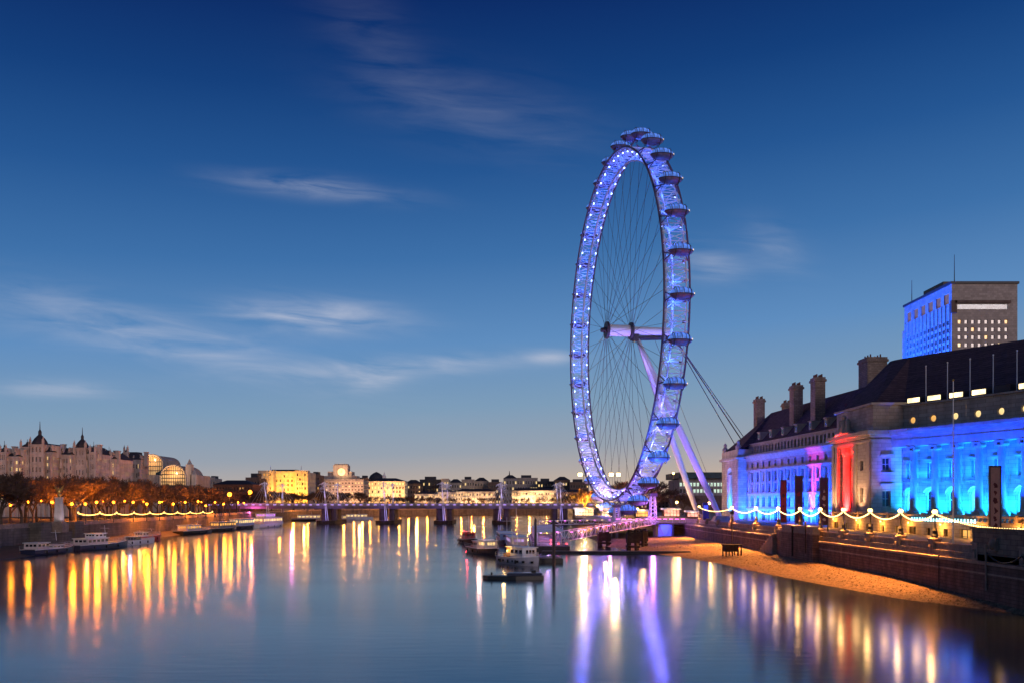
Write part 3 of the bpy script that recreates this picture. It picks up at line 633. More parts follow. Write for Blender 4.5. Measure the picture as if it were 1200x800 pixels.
# tall crescent roof: eave path, ridge path
ep = [(62.3, 166.5), (62.3, 150.6), (67.3, 150.6)]+[(x+2.6, y+.4) for x, y in cpts[2:]]+[(90, 40)]
ezs = [29.0, 29.0, 29.0]+[28.9]*(len(cpts)-2)+[28.9]
rp = [(76.3, 177), (76.5, 175.5), (78, 172)]
for x, y in cpts[2:]: 
    t = min(1, (149.5-y)/20); rp.append((x+10+7*t, y+24-4*t))
rp.append((104, 40)); rz = [40.4]*len(rp)
n = len(ep); vs = [(p[0], p[1], z) for p, z in zip(ep, ezs)]+[(p[0], p[1], z) for p, z in zip(rp, rz)]+[(p[0]+12, p[1]+4, z) for p, z in zip(rp, rz)]
fs = [(i, i+1, n+i+1, n+i) for i in range(n-1)]+[(n+i, n+i+1, 2*n+i+1, 2*n+i) for i in range(n-1)]
vs += [(78, 190, 29), (95, 190, 29)]; k = len(vs)
fs += [(0, n, k-2), (n, 2*n, k-1, k-2)]
rf.add(vs, fs); rf.build('roof', M['slate'], hall)
# chimneys
def chimney(x, y, w, d, z0, z1, name='chimney'):
    c = MB(o3); c.bb(x-w/2, x+w/2, y-d/2, y+d/2, z0, z1-1.0); c.bb(x-w/2-.25, x+w/2+.25, y-d/2-.25, y+d/2+.25, z1-1.0, z1-.5); c.bb(x-w/2-.05, x+w/2+.05, y-d/2-.05, y+d/2+.05, z1-.5, z1)
    o_ = c.build(name, pm('chimney_stone', (.30, .22, .18), .85, .25, .7, brick=(.9, .4, .03), stain=.3), hall)
    for kx in (-.25, .25):
        for ky in (-.3, 0, .3): p = MB(); p.lathe((0, 0, 0), [(.2, 0), (.16, .7), (.2, .75)], 7); inst('chimney_pot', p.mesh('chimney_pot', M['redbrick']), o_, (x+kx*w-HB.x, y+ky*d-HB.y, z1-HB.z))
chimney(69.6, 247, 2.3, 3.2, 26.5, 41.0); chimney(79, 252, 2.2, 3, 30, 40.5)
chimney(69.8, 215.5, 2.3, 3.2, 28, 40.6); chimney(69.9, 200.5, 2.3, 3.2, 28, 40.4); chimney(81, 197, 4.4, 5, 33, 44.2)
# dormers on the wing roof
for i in range(1, nb, 2):
    p = Vector((*wa, 0))+wd*((i+.5)*bw)+win_*3.0
    if p.y > 233 or p.y < 178: pass
    dmm = MB(o3); dmm.box((p.x, p.y, 29.3), (1.5, 2.4, 1.8), wang); dmm.box((p.x-win_.x*.1, p.y-win_.y*.1, 30.3), (1.8, 2.7, .22), wang); od = dmm.build('dormer', M['stone_plain'], hall)
    gl = MB(o3); q = p-win_*1.22; gl.box((q.x, q.y, 29.3), (.9, .06, 1.1), wang); gl.build('pane', M['glassdark'], od)
# terrace in front of the crescent
tr = T('garden_terrace', 'yellow lit stone terrace wall with doors below the crescent colonnade', 'terrace', (61, 140, GZ)); o4 = (61, 140, GZ)
tw = MB(o4); ops = []
for i in range(22):
    c = 4.2+i*5.2
    if i % 3 == 0: ops.append((c-1.4, c+1.4, GZ+.6, GZ+2.6, 'r'))
    else: ops.append((c-.6, c+.6, GZ+.05, GZ+2.5, 'r'))
tp0, tp1 = (60.4, 168), (60.4, 50)
res = facade(tw, tp0, tp1, (1, 0), GZ, 9.3, [o for o in ops if o[1] < 117], .4)
tw.add([(60.4, 168, 9.3), (60.4, 50, 9.3), (82, 50, 9.3), (82, 168, 9.3)], [(0, 1, 2, 3)])
tw.build('terrace_wall', pm('terrace_stone', (.42, .36, .28), .85, .25, .6, brick=(1.2, .5, .02), stain=.3), tr)
for i, (p, w, h, k) in enumerate(res): window(tr, o4, p, -math.pi/2, w, h, k, M['wingold'] if i % 4 == 1 else M['glassdark'], 'door' if w < 1.5 else 'window', M['timber'])
tb = MB(o4)
tb.bb(60.2, 60.6, 50, 168, 10.0, 10.25); tb.bb(60.2, 60.7, 50, 168, 9.3, 9.5)
for i in range(118):
    if i % 6 == 0: tb.bb(60.1, 60.75, 50.3+i, 50.95+i, 9.5, 10.4)
    else: tb.lathe((60.4, 50.5+i, 9.5), [(.12, 0), (.2, .18), (.08, .4), (.12, .5)], 6)
tb.build('balustrade', M['granite'], tr)
# string of small cyan lamps along part of the balustrade
for i in range(22):
    lb = MB(); lb.box((0, 0, .2), (.12, .16, .4)); lb.box((0, 0, -.02), (.2, .2, .1))
    inst('cyan_lamp', lb.mesh('cyan_lamp', M['cyan_lamp']), tr, (60.0-61, 122.6-i*.85+9-140+.0, 10.27-GZ-.9))
# ---- floodlighting of the hall
def strip_light(a, b, z, aim_dir, color, power, width=.4, name='facade_floodlight', spread=160):
    a = Vector((a[0], a[1], z)); b = Vector((b[0], b[1], z)); c = (a+b)/2
    o_ = light('AREA', name, c, power, color, shape='RECTANGLE', size=(b-a).length, size_y=width, spread=R_(spread))
    zax = -Vector(aim_dir).normalized(); xax = (b-a).normalized(); yax = zax.cross(xax).normalized(); xax = yax.cross(zax)
    o_.matrix_world = Matrix.Translation(c) @ Matrix((xax, yax, zax)).transposed().to_4x4()
    return o_
BLUE = (.02, .10, 1.0); CYAN = (.02, .38, 1.0); VIO = (.16, .08, 1.0)
o_w = win_
def off(p, k): return (p[0]-o_w.x*k, p[1]-o_w.y*k)
strip_light(off(wa, 1.6), off(wb, 1.6), 7.7, (o_w.x*.25, o_w.y*.25, 1), (.004, .26, 1.0), 14000)
strip_light(off(wa, 5), off(wb, 5), 7.7, (o_w.x*.8, o_w.y*.8, 1.2), (.004, .045, 1.0), 30000)
strip_light(off(wa, 1.2), off(wb, 1.2), 10.6, (o_w.x*.3, o_w.y*.3, 1), (.004, .05, 1.0), 14000)
mid = Vector((*wa, 0)).lerp(Vector((*wb, 0)), .66)
light('SPOT', 'magenta_floodlight', (mid.x-5, mid.y, 7.9), 42000, (1.0, .01, .42), aim=(mid.x, mid.y, 20), spot_size=R_(36), spot_blend=.8, shadow_soft_size=.3)
light('SPOT', 'red_floodlight', (mid.x-3.5, mid.y+2, 7.8), 15000, (1.0, .02, .03), aim=(mid.x, mid.y+2, 12), spot_size=R_(40), spot_blend=.6, shadow_soft_size=.3)
strip_light((60.9, 245.5), (60.9, 240.5), 9.7, (.25, 0, 1), (.02, .28, 1.0), 4200)
light('SPOT', 'violet_floodlight', (55.8, 243, 8.0), 9000, (.5, .12, .8), aim=(60.3, 243, 18), spot_size=R_(54), spot_blend=.8, shadow_soft_size=.3)
strip_light((61.4, 163), (61.4, 157), 10.35, (.3, 0, 1), (1.0, .008, .008), 22000, spread=120)
light('SPOT', 'red_floodlight', (57.8, 160, 10.5), 30000, (1.0, .015, .012), aim=(61, 160, 24), spot_size=R_(40), spot_blend=.5, shadow_soft_size=.2)
light('SPOT', 'violet_floodlight', (61.5, 142, 9.8), 2600, (.62, .28, .6), aim=(63.2, 149, 17), spot_size=R_(44), spot_blend=.8, shadow_soft_size=.3)
light('SPOT', 'amber_floodlight', (57.6, 164, 9.0), 5500, (1.0, .5, .22), aim=(61, 165.5, 16), spot_size=R_(70), spot_blend=.8, shadow_soft_size=.2)
light('SPOT', 'amber_floodlight', (57.6, 153, 9.0), 7000, (1.0, .5, .22), aim=(61, 153, 16), spot_size=R_(70), spot_blend=.8, shadow_soft_size=.2)
for i, (a, b) in enumerate(zip(cpts[:13], cpts[1:14])):
    d = Vector((b[0]-a[0], b[1]-a[1], 0)); L_ = d.length; d /= L_; iw = Vector((-d.y, d.x, 0)); iw = iw if iw.x > 0 else -iw; m_ = Vector(((a[0]+b[0])/2, (a[1]+b[1])/2, 0))
    if i == 0: m_ += d*.6
    q0 = m_-iw*.9-d*1.3; q1 = m_-iw*.9+d*1.3
    strip_light(q0, q1, 10.05, (iw.x*.18, iw.y*.18, 1), (.005, .30, 1.0), 1400, .3, 'bay_uplight', 140)
    strip_light(m_-iw*.75-d*1.2+Vector((0, 0, 0)), m_-iw*.75+d*1.2, 15.9, (iw.x*.3, iw.y*.3, 1), (.005, .24, 1.0), 280, .25, 'bay_uplight', 150)
    q = m_-iw*8.5
    light('SPOT', 'colonnade_floodlight', (q.x, q.y, 10.6), 26000, (.001, .052, 1.0), aim=(m_.x, m_.y, 19.5), spot_size=R_(66), spot_blend=.7, shadow_soft_size=.3)
    for zz in (14.0,):
        q = m_-iw*.5; light('POINT', 'arch_lamp', (q.x, q.y, 13.9), 110, (.1, .8, 1.0), shadow_soft_size=.15)
# hall, terrace and their floodlights scaled about the camera, plinth sunk below the promenade
BIG = Matrix.Translation((0, 0, -3.6)) @ Matrix.Scale(1.3, 4)
for ob_ in list(bpy.data.objects):
    if ob_ not in _before and ob_.parent is None:
        ob_.matrix_world = BIG @ (ob_.matrix_world if ob_.type == 'LIGHT' and ob_.data.type == 'AREA' else Matrix.LocRotScale(ob_.location, ob_.rotation_euler, ob_.scale))
        if ob_.type == 'LIGHT': ob_.data.energy *= 1.69
# ------------------------------------------------------------------ office tower behind
tb_ = Vector((204, 407, GZ)); tow = T('office_tower', 'tall pale stone office tower with one side floodlit blue behind the hall roof', 'office tower', tb_)
tw = MB(tb_); x0, x1, y0, y1 = 204, 234.5, 407, 456
ZT = 113.0; fh = 3.55
ops = []
for r in range(22):
    z = 20+r*fh
    for c in range(8): u = 3.6+c*3.1; ops.append((u-.75, u+.75, z, z+1.9, 'r'))
ops.append((2.0, 26.0, 101.3, 103.6, 'r'))
res = facade(tw, (x0, y0), (x1, y0), (0, 1), GZ, ZT, ops, .4)
ops2 = []
for r in range(22):
    z = 20+r*fh
    for c in range(12): u = 3.2+c*3.85; ops2.append((u-1.0, u+1.0, z, z+2.1, 'r'))
for c in range(6): u = 5+c*7.8; ops2.append((u-2.4, u+2.4, 104.5, 109.5, 'r'))
res2 = facade(tw, (x0, y1), (x0, y0), (1, 0), GZ, ZT, ops2, .5)
tw.bb(x0+.7, x1, y0+.7, y1, GZ, ZT-.1)
for c in range(13): u = y1-1.3-c*3.85; tw.bb(x0-.5, x0-.003, u-.25, u+.25, 20, 104)
tw.build('wall', pm('tower_stone', (.50, .40, .34), .85, .15, .2, brick=(1.5, 1.0, .02)), tow)
rest = MB(tb_); rest2 = MB(tb_)
lits = {(0, 18), (7, 16+2), (1, 15), (2, 15), (3, 15), (4, 15), (5, 15), (6, 15), (0, 15), (2, 16), (3, 16), (1, 14), (2, 14), (5, 14), (6, 17), (3, 17), (7, 13), (4, 12), (1, 13), (5, 17), (6, 18)}
for n_, (p, w, h, k) in enumerate(res):
    if n_ >= 176: continue
    r, c = divmod(n_, 8)
    if r >= 10: window(tow, tb_, p, 0, w, h, k, M['winwarm'] if (c, r) in lits else (M['wingold'] if (c*5+r*3) % 7 == 0 else M['glassdark']), frame_mat=M['concrete'], bars=False)
    else: rest.box((p.x, p.y, p.z+h/2), (w, .05, h))
rest.build('lower_panes', M['glassdark'], tow, kind='stuff')
for n_, (p, w, h, k) in enumerate(res2):
    if n_ >= 264: window(tow, tb_, p, -math.pi/2, w, h, k, litglass('dim_crown_glow', (1.0, .4, .15), .12), 'crown_window', M['concrete'], bars=False); continue
    rest2.box((p.x, p.y, p.z+h/2), (.05, w, h))
rest2.build('side_panes', M['glassdark'], tow, kind='stuff')
g = MB(tb_); g.bb(206, 230, 407.3, 407.36, 101.3, 103.6); g.build('terrace_glazing', litglass('pale_terrace_glow', (.7, .8, .9), .16), tow)
g = MB(tb_); g.bb(205, 231, 405.9, 406.997, 104.0, 105.2); g.bb(203.3, 206, 405.9, 406.997, 99.4, 105.2); g.build('upper_terrace', M['brown'], tow)
g = MB(tb_); g.bb(x0-.6, x1+.6, y0-.6, y1+.6, ZT, ZT+1.1); g.build('parapet', M['dark'], tow)
g = MB(tb_); g.bb(x0+1, x0+14, y0+10, y0+30, ZT+1.1, ZT+3.6); g.build('plant_room', M['dark'], tow)
g = MB(tb_); g.bb(211, 233, 456.003, 474, GZ, 104); g.build('lower_wing', pm('tower_stone', (0, 0, 0)), tow)
for (x, y, h_) in ((206, 408.5, 14), (206, 452, 13)): 
    g = MB(tb_); g.tube((x, y, ZT), (x, y, ZT+h_), .22, .1, 6); g.build('mast', M['dark'], tow)
light('SPOT', 'tower_floodlight', (160, 425, 30), 2600000, (.006, .10, 1.0), aim=(204, 431, 82), spot_size=R_(75), spot_blend=.5, shadow_soft_size=1)
# ------------------------------------------------------------------ promenade lamps and light strings (east)
def lamp_post_meshes():
    p = MB(); p.lathe((0, 0, 0), [(.42, 0), (.42, .25), (.3, .5), (.34, .9), (.16, 1.3), (.11, 1.6), (.09, 2.9), (.2, 3.05), (.24, 3.12)], 10); p.tube((-.35, 0, 2.6), (.35, 0, 2.6), .045, n=6)
    g = MB(); g.ball((0, 0, 3.42), .36, 8); c = MB(); c.lathe((0, 0, 3.74), [(.2, 0), (.14, .12), (.03, .25)], 8)
    return p.mesh('post', M['iron']), g.mesh('globe', M['bulbwarm'], True), c.mesh('crown_cap', M['iron'])
LP = lamp_post_meshes()
bulb = MB(); bulb.ball((0, 0, 0), .11, 5); bulb_me = bulb.mesh('bulb', M['bulbwarm'])
bulb2 = MB(); bulb2.ball((0, 0, 0), .16, 5); bulb2_me = bulb2.mesh('bulb', M['bulbfar'])
def globe_lamp(x, y, z, label, group, power=260, col=(1.0, .56, .2), beach_fill=19000):
    t = T('globe_lamp', label, 'street lamp', (x, y, z), 0, group)
    for me in LP: inst(me.name.split('.')[0], me, t)
    light('POINT', 'lamp_light', (x-.0, y-.0, z+2.95-.0), power, col, shadow_soft_size=.25).location = (x-.5, y, z+3.5)
    light('SPOT', 'beach_fill_spot', (x-.6, y, z+3.4), beach_fill*(1 if y < 200 else 3.2), (1.0, .34, .06), aim=(x-7.5, y-2, 0.4), spot_size=R_(120), spot_blend=.9, shadow_soft_size=.25)  # added spot that brightens the beach; the globe itself throws no beam
    return t
def festoon(a, b, sag, label, group, me, n):
    a = Vector(a); b = Vector(b)
    pts = [a.lerp(b, i/n)-Vector((0, 0, sag*4*(i/n)*(1-i/n))) for i in range(n+1)]
    t = T('light_string', label, 'light string', a, 0, group)
    MB(a).path([p+Vector((0, 0, .12)) for p in pts], .035, 4).build('cable', M['iron'], t)
    for p in pts[1:-1]: inst('bulb', me, t, p-a)
    m_ = (a+b)/2-Vector((0, 0, sag*.8+.3))
    return m_
order = sorted(ELAMP)
for i, y in enumerate(order):
    x = interp(EASTW, y)+1.5
    globe_lamp(x, y, 7.3 if y > 90 else 9.3, ('black globe lamp on top of the high parapet block' if i == 0 else 'black globe lamp on the stone parapet, %s after the high parapet block' % ordw(i-1)), 'globe lamps on the east parapet')
for i, (y0, y1) in enumerate(zip(order, order[1:])):
    a = (interp(EASTW, y0)+1.5, y0, 10.45); b = (interp(EASTW, y1)+1.5, y1, 10.45)
    n = max(22, min(62, int((y1-y0)/.36)))
    m_ = festoon(a, b, 1.0+(.5 if y0 == 85 else 0), ('warm light string running from the high parapet block to the first globe lamp' if i == 0 else 'warm light string drooping between the %s and %s globe lamps' % (ordw(i-1), ordw(i))), 'light strings on the east parapet', bulb_me, n)
    light('POINT', 'string_light', m_, 140, (1.0, .56, .2), shadow_soft_size=.6)
# warm lamps on the promenade against the terrace and hall foot
for y in (56, 68, 80, 92, 104, 113, 123, 133, 143, 153, 164):
    t = T('wall_lantern', 'amber lantern on the terrace wall, %s along from the red pavilion' % ordw((56, 68, 80, 92, 104, 113, 123, 133, 143, 153, 164)[::-1].index(y)), 'wall lamp', (60.3*1.3, y*1.3, 8.9*1.3-3.6), 0, 'lanterns on the terrace wall')
    g = MB(); g.box((-.3, 0, 0), (.22, .22, .34)); g.build('lantern_glass', M['bulbwarm'], t); g = MB(); g.bb(-.42, -.02, -.14, .14, .18, .26); g.bb(-.06, 0, -.05, .05, -.2, .18); g.build('bracket', M['iron'], t)
    light('POINT', 'lantern_light', (77.2, y*1.3, 7.4), 1250, (1.0, .38, .05), shadow_soft_size=.2)
# ------------------------------------------------------------------ banner totems and flagpole
def totem(px, Y, y0, y1, w, mat, label, marks, mm):
    a = P(px, y1, Y); zt = P(px, y0, Y).z
    t = T('banner_totem', label, 'banner', (a.x, Y, GZ), R_(8), 'tall banners before the hall'); h_ = zt-GZ
    f = MB(); f.bb(-w/2-.12, -w/2, -.12, .12, 0, h_+.2); f.bb(w/2, w/2+.12, -.12, .12, 0, h_+.2); f.bb(-w/2, w/2, -.1, .1, h_, h_+.2); f.bb(-w/2, w/2, -.1, .1, 1.8, 2.0); f.build('frame', M['dark'], t)
    f = MB(); f.bb(-w/2, w/2, -.05, .05, 2.0, h_); f.build('banner_cloth', mat, t)
    rr = random.Random(int(px)); g = MB()
    for k in range(marks):
        z = 2.8+(h_-4)*k/marks+rr.uniform(0, .4); n = 9; r = rr.uniform(.28, .5)*w/1.6
        ring = [(rr.uniform(-.15, .15)+r*rr.uniform(.6, 1.2)*math.cos(2*math.pi*i/n), -.07, z+r*rr.uniform(.8, 1.6)*math.sin(2*math.pi*i/n)) for i in range(n)]
        g.add(ring+[(p[0], -.052, p[2]) for p in ring], [tuple(range(n))]+[(i, (i+1) % n, n+(i+1) % n, n+i) for i in range(n)])
    g.build('print_pattern', mm, t)
redc = pm('red_banner_canvas', (.22, .015, .03), .8, .4, .6)
totem(918, 190, 563, 603, 1.2, redc, 'dark red banner totem north of the pair beside the magenta lit bay', 3, M['canvas'])
totem(936, 183, 558, 603, 1.4, M['canvas'], 'dark purple banner totem south of the pair beside the magenta lit bay', 3, redc)
totem(965.5, 168, 560, 603, 1.5, M['canvas'], 'dark banner totem with pale figures beside the red lit pavilion', 5, M['canvas2'])
totem(1166, 109, 547, 603, 1.35, M['canvas2'], 'pale pink banner totem with dark figures before the blue crescent', 6, M['canvas'])
a = P(1117, 600, 118); fp = T('flagpole', 'tall thin white bare flagpole before the blue crescent', 'flagpole', (a.x, 118, GZ))
g = MB(); g.lathe((0, 0, 0), [(.3, 0), (.14, .4), (.11, 6), (.06, P(1117, 446, 118).z-GZ)], 8); g.build('pole', M['white'], fp); g = MB(); g.ball((0, 0, P(1117, 446, 118).z-GZ+.12), .16, 6); g.build('finial', M['gold'], fp)
# ------------------------------------------------------------------ small people-free street furniture: benches and bollards on the promenade are below the parapet and unseen
# beach staging
st = T('timber_staging', 'small dark timber staging on legs standing on the pebble beach', 'staging', (46.6, 186, .3), R_(6))
g = MB(); g.bb(-1.9, 1.9, -1.2, 1.2, 2.6, 2.8); g.bb(-1.6, .9, -1.0, 1.0, 1.3, 2.6); g.build('deck', M['timber'], st)
for x in (-1.6, -.2, 1.0, 1.7):
    for y in (-1, 1): g = MB(); g.tube((x, y, -.5), (x, y, 2.6), .13, n=6); g.build('leg', M['timber'], st)
mp_ = T('marker_post', 'slender marker post rising from the beach behind the timber staging', 'post', (48.4, 193, .4)); g = MB(); g.tube((0, 0, -.5), (0, 0, 9.2), .13, .1, 7); g.build('pole', M['timber'], mp_); g = MB(); g.box((0, 0, 9.3), (.8, .1, .7)); g.build('topmark', M['timber'], mp_)
# ------------------------------------------------------------------ boarding platform, drive towers, piers
rail_me = {}
def rails(mb, a, b, h=1.1, step=2.0, r=.05):
    a = Vector(a); b = Vector(b); n = max(1, int((b-a).length/step))
    for k in (h, h*.55): mb.tube(a+Vector((0, 0, k)), b+Vector((0, 0, k)), r, n=4)
    for i in range(n+1): p = a.lerp(b, i/n); mb.tube(p, p+Vector((0, 0, h)), r, n=4)
bp_ = T('boarding_platform', 'stepped steel boarding platform under the wheel rim with lit handrails', 'platform', (45, 310, 5)); ob = (45, 310, 5)
dk = MB(ob); dk.prism([(33, 283), (56, 283), (57, 332), (40, 338), (30, 345)], 4.9, 5.5); dk.build('deck', M['concrete'], bp_)
dk = MB(ob)
for i in range(6): dk.prism([tuple((CW+UW*(-20+i*3)+NW*s).xy) for s in (-9, -5)]+[tuple((CW+UW*(20-i*3)+NW*s).xy) for s in (-5, -9)], 5.503+i*.3, 5.8+i*.3)
dk.build('stepped_deck', M['white'], bp_)
dk = MB(ob); rails(dk, (33, 283, 5.5), (56, 283, 5.5)); rails(dk, (33, 283, 5.5), (30, 345, 5.5)); dk.build('handrail', M['white'], bp_)
for x, y in ((34, 284), (40, 284), (46, 284), (52, 284), (33, 300), (32, 316), (31, 332), (33, 292)):
    dk = MB(ob); dk.tube((x, y, -1), (x, y, 4.9), .45, n=10); dk.build('pile', M['concrete'], bp_)
dk = MB(ob); dk.bb(47.4, 51.8, 284.2, 290, .2, 4.9); dk.build('lit_brace_wall', M['white'], bp_)
dk = MB(ob); dk.tube((47.6, 283.9, 4.7), (49.6, 283.9, .6), .16, n=6); dk.tube((51.6, 283.9, 4.7), (49.6, 283.9, .6), .16, n=6); dk.build('brace', M['white'], bp_)
light('SPOT', 'platform_light', (49.5, 281.2, 3.6), 1500, (.02, .05, 1.0), aim=(49.6, 284.2, 2.6), spot_size=R_(110), spot_blend=.5, shadow_soft_size=.2)
for i in range(12):
    g = MB(); g.box((0, 0, 0), (1.2, .1, .12)); inst('rail_lamp', g.mesh('rail_lamp', M['magenta_lamp'] if i % 3 else M['magenta_lamp']), bp_, (34.2+i*1.9-45, 282.9-310, 6.62-5))
for i, th in enumerate((-R_(71),)):      # truss towers that carry the drive on each side of the rim
    for s in (-6.2, 6.2):
        c = wp(58, th, s); t = T('drive_tower', 'tall violet lit lattice drive tower on the land side of the rim' if s > 0 else 'short violet lit lattice drive tower on the river side of the rim', 'truss tower', (c.x, c.y, 5.5), -AZ, 'drive towers beside the rim')
        h_ = c.z-3.5-5.5 if s > 0 else 5.0; g = MB()
        for x in (-1.1, 1.1):
            for y in (-1.1, 1.1): g.tube((x, y, 0), (x*.6, y*.6, h_), .2, n=5)
        for k in range(7):
            z0, z1 = h_*k/7, h_*(k+1)/7
            for x, y, X, Y in ((-1.1, -1.1, 1.1, -1.1), (1.1, 1.1, -1.1, 1.1), (-1.1, 1.1, -1.1, -1.1), (1.1, -1.1, 1.1, 1.1)): q = 1-.4*k/7; g.tube((x*q, y*q, z0), (X*q, Y*q, z1), .11, n=4)
        g.build('lattice_frame', M['white'], t); g = MB(); g.box((0, 0, h_+.3), (2.2, 3.4, 1.0)); g.build('drive_housing', M['rimdark'], t)
light('POINT', 'platform_light', (46, 286, 9), 5000, (.55, .18, .9), shadow_soft_size=.4)
light('POINT', 'platform_light', (34, 318, 8.5), 9000, (1.0, .58, .26), shadow_soft_size=.4)
light('POINT', 'platform_light', (40, 330, 9), 5000, (.9, .45, .8), shadow_soft_size=.4)
# ticket kiosks and stalls behind the platform
def kiosk(x, y, w, d, h_, lab, wall_m, glow):
    t = T('kiosk', lab, 'kiosk', (x, y, 5.5 if x < 57 else GZ)); g = MB(); g.bb(-w/2, w/2, -d/2, d/2, 0, .9); 
    for sx in (-1, 1):
        for sy in (-1, 1): g.box((sx*(w/2-.1), sy*(d/2-.1), h_/2), (.2, .2, h_))
    g.bb(-w/2, w/2, d/2-.15, d/2-.003, .9, h_); g.build('wall', wall_m, t)
    g = MB(); g.prism([(-w/2-.5, -d/2-.6), (w/2+.5, -d/2-.6), (w/2+.5, d/2+.5), (-w/2-.5, d/2+.5)], h_, [h_+.25, h_+.25, h_+.7, h_+.7]); g.build('roof', M['white'], t)
    g = MB(); g.bb(-w/2+.2, w/2-.2, -d/2+.12, -d/2+.2, .95, h_-.05); g.build('lit_front', glow, t)
    g = MB()
    for k in range(1, int(w/1.1)): x_ = -w/2+w*k/int(w/1.1); g.bb(x_-.06, x_+.06, -d/2+.04, -d/2+.11, .95, h_)
    g.bb(-w/2+.2, w/2-.2, -d/2+.03, -d/2+.1, 2.1, 2.25); g.build('shopfront_bar', M['dark'], t)
    g = MB()
    for k in range(int(w/1.3)): g.box((-w/2+.8+k*1.3, -d/2+.5, 1.5), (.5, .3, .9 if k % 2 else 1.3))
    g.build('display_shelf', M['timber'], t)
    g = MB(); g.bb(-w/2-.1, w/2+.1, -d/2-.35, -d/2+.05, .9, 1.0); g.build('counter', M['timber'], t)
    light('POINT', 'kiosk_light', (x, y-d/2-1.5, 8.0), 220, (1.0, .66, .35), shadow_soft_size=.4)
pinkglow = litglass('pink_kiosk_glow', (1.0, .42, .30), 1.3)
kiosk(38.5, 345, 7, 4, 3.2, 'warm lit kiosk with white roof under the far side of the rim', M['pale'], M['winwarm'])
kiosk(30.5, 372, 8, 4, 3.6, 'warm lit kiosk beside the gold lit tree', M['pale'], M['winwarm'])
kiosk(51, 346, 5, 4, 3.0, 'gold lit kiosk between the rim and the leg', M['timber'], M['wingold'])
kiosk(60.5, 334, 6, 4, 3.4, 'pink lit kiosk with white roof beside the wheel leg', M['redbrick'], pinkglow)
kiosk(66, 322, 4, 3, 2.6, 'low pink lit kiosk between the two wheel legs', M['redbrick'], pinkglow)
kiosk(43, 356, 6, 4, 4.4, 'tall pale kiosk behind the boarding platform', M['pale'], M['winwarm'])
# pier: long pontoon with canopies, gangways, dolphins
pr = T('river_pier', 'long floating pier with pink lit railings and glazed canopies', 'pier', (10, 250, .2)); op = (10, 250, .2)
g = MB(op); g.prism([(4.5, 212), (14, 212), (14.5, 292), (5.5, 292)], -.4, 1.3); g.build('pontoon', M['dark'], pr)
g = MB(op); g.prism([(4.6, 212.1), (13.9, 212.1), (14.4, 291.9), (5.6, 291.9)], 1.303, 1.4); g.build('deck', M['deckgrey'], pr)
g = MB(op); rails(g, (4.7, 212.2, 1.4), (5.6, 291, 1.4)); rails(g, (13.9, 212.2, 1.4), (14.3, 291, 1.4)); rails(g, (4.7, 212.2, 1.4), (13.9, 212.2, 1.4)); g.build('railing', M['white'], pr)
for k in range(4):
    y0 = 222+k*16
    g = MB(op)
    for x in (6.5, 12.5):
        for y in (y0, y0+5, y0+10): g.tube((x, y, 1.4), (x, y, 4.3), .1, n=6)
    g.prism([(6, y0-.5), (13, y0-.5), (13, y0+10.5), (6, y0+10.5)], [4.3, 4.7, 4.7, 4.3], [4.5, 4.9, 4.9, 4.5]); g.build('canopy', M['white'], pr)
    g = MB(op); g.bb(12.4, 12.46, y0, y0+10, 1.6, 4.1); g.build('glass_screen', pm('tinted_glass_screen', (.12, .12, .2), .1, .3, .4, spec=.8), pr)
    g = MB(op); g.bb(7.2, 7.5, y0+1, y0+9, 4.16, 4.26); g.build('canopy_lamp', M['magenta_lamp'] if k % 2 else M['violet_lamp'], pr)
    g = MB(op); g.bb(11.6, 11.9, y0+1, y0+9, 4.3, 4.4); g.build('canopy_lamp', M['violet_lamp'] if k % 2 else M['magenta_lamp'], pr)
    light('POINT', 'pier_light', (9.5, y0+5, 3.6), 420, (1.0, .3, .62) if k % 2 else (.55, .35, 1.0), shadow_soft_size=.4)
for i, (x, y) in enumerate(((9.4, 212.0), (11.2, 212.0), (9.4, 212.02), (13.2, 211.95))):
    g = MB(op); g.box((x, y-.12, 2.0+(.9 if i == 2 else 0)), (.35, .1, .35)); g.build('red_lamp', M['red_lamp'], pr)
def gangway(label, a, b, w, hh, mat, lampm, nl):
    a = Vector(a); b = Vector(b); t = T('gangway', label, 'gangway', a); d = (b-a); L_ = d.length; d.normalize(); sd = d.cross(Vector((0, 0, 1))).normalized()*w/2; up = Vector((0, 0, hh))
    g = MB(a); n = max(4, int(L_/2.4))
    for s in (-1, 1):
        o_ = sd*s
        g.tube(a+o_, b+o_, .13, n=5); g.tube(a+o_+up, b+o_+up, .13, n=5)
        for i in range(n+1):
            p = a.lerp(b, i/n)+o_; g.tube(p, p+up, .08, n=4)
            if i < n: q = a.lerp(b, (i+1)/n)+o_; g.tube(p if i % 2 else p+up, q+up if i % 2 else q, .07, n=4)
    g.build('truss_frame', mat, t)
    g = MB(a); g.add([a-sd, a+sd, b+sd, b-sd, a-sd+Vector((0, 0, .15)), a+sd+Vector((0, 0, .15)), b+sd+Vector((0, 0, .15)), b-sd+Vector((0, 0, .15))], [(0, 3, 2, 1), (4, 5, 6, 7), (0, 1, 5, 4), (1, 2, 6, 5), (2, 3, 7, 6), (3, 0, 4, 7)]); g.build('deck', M['deckgrey'], t)
    for i in range(nl):
        p = a.lerp(b, (i+.5)/nl)-sd*1.02+up*.9 if sd.y > 0 else a.lerp(b, (i+.5)/nl)+sd*1.02+up*.9
        l_ = MB(); l_.box((0, 0, 0), (.5, .12, .14)); inst('rail_lamp', l_.mesh('rail_lamp', lampm[i % len(lampm)]), t, p-a)
    return t
gangway('magenta lit truss gangway sloping up from the pier to the platform', (14, 236, 1.8), (46, 282.6, 5.2), 2.6, 2.3, M['white'], [M['magenta_lamp'], M['violet_lamp'], M['magenta_lamp']], 16)
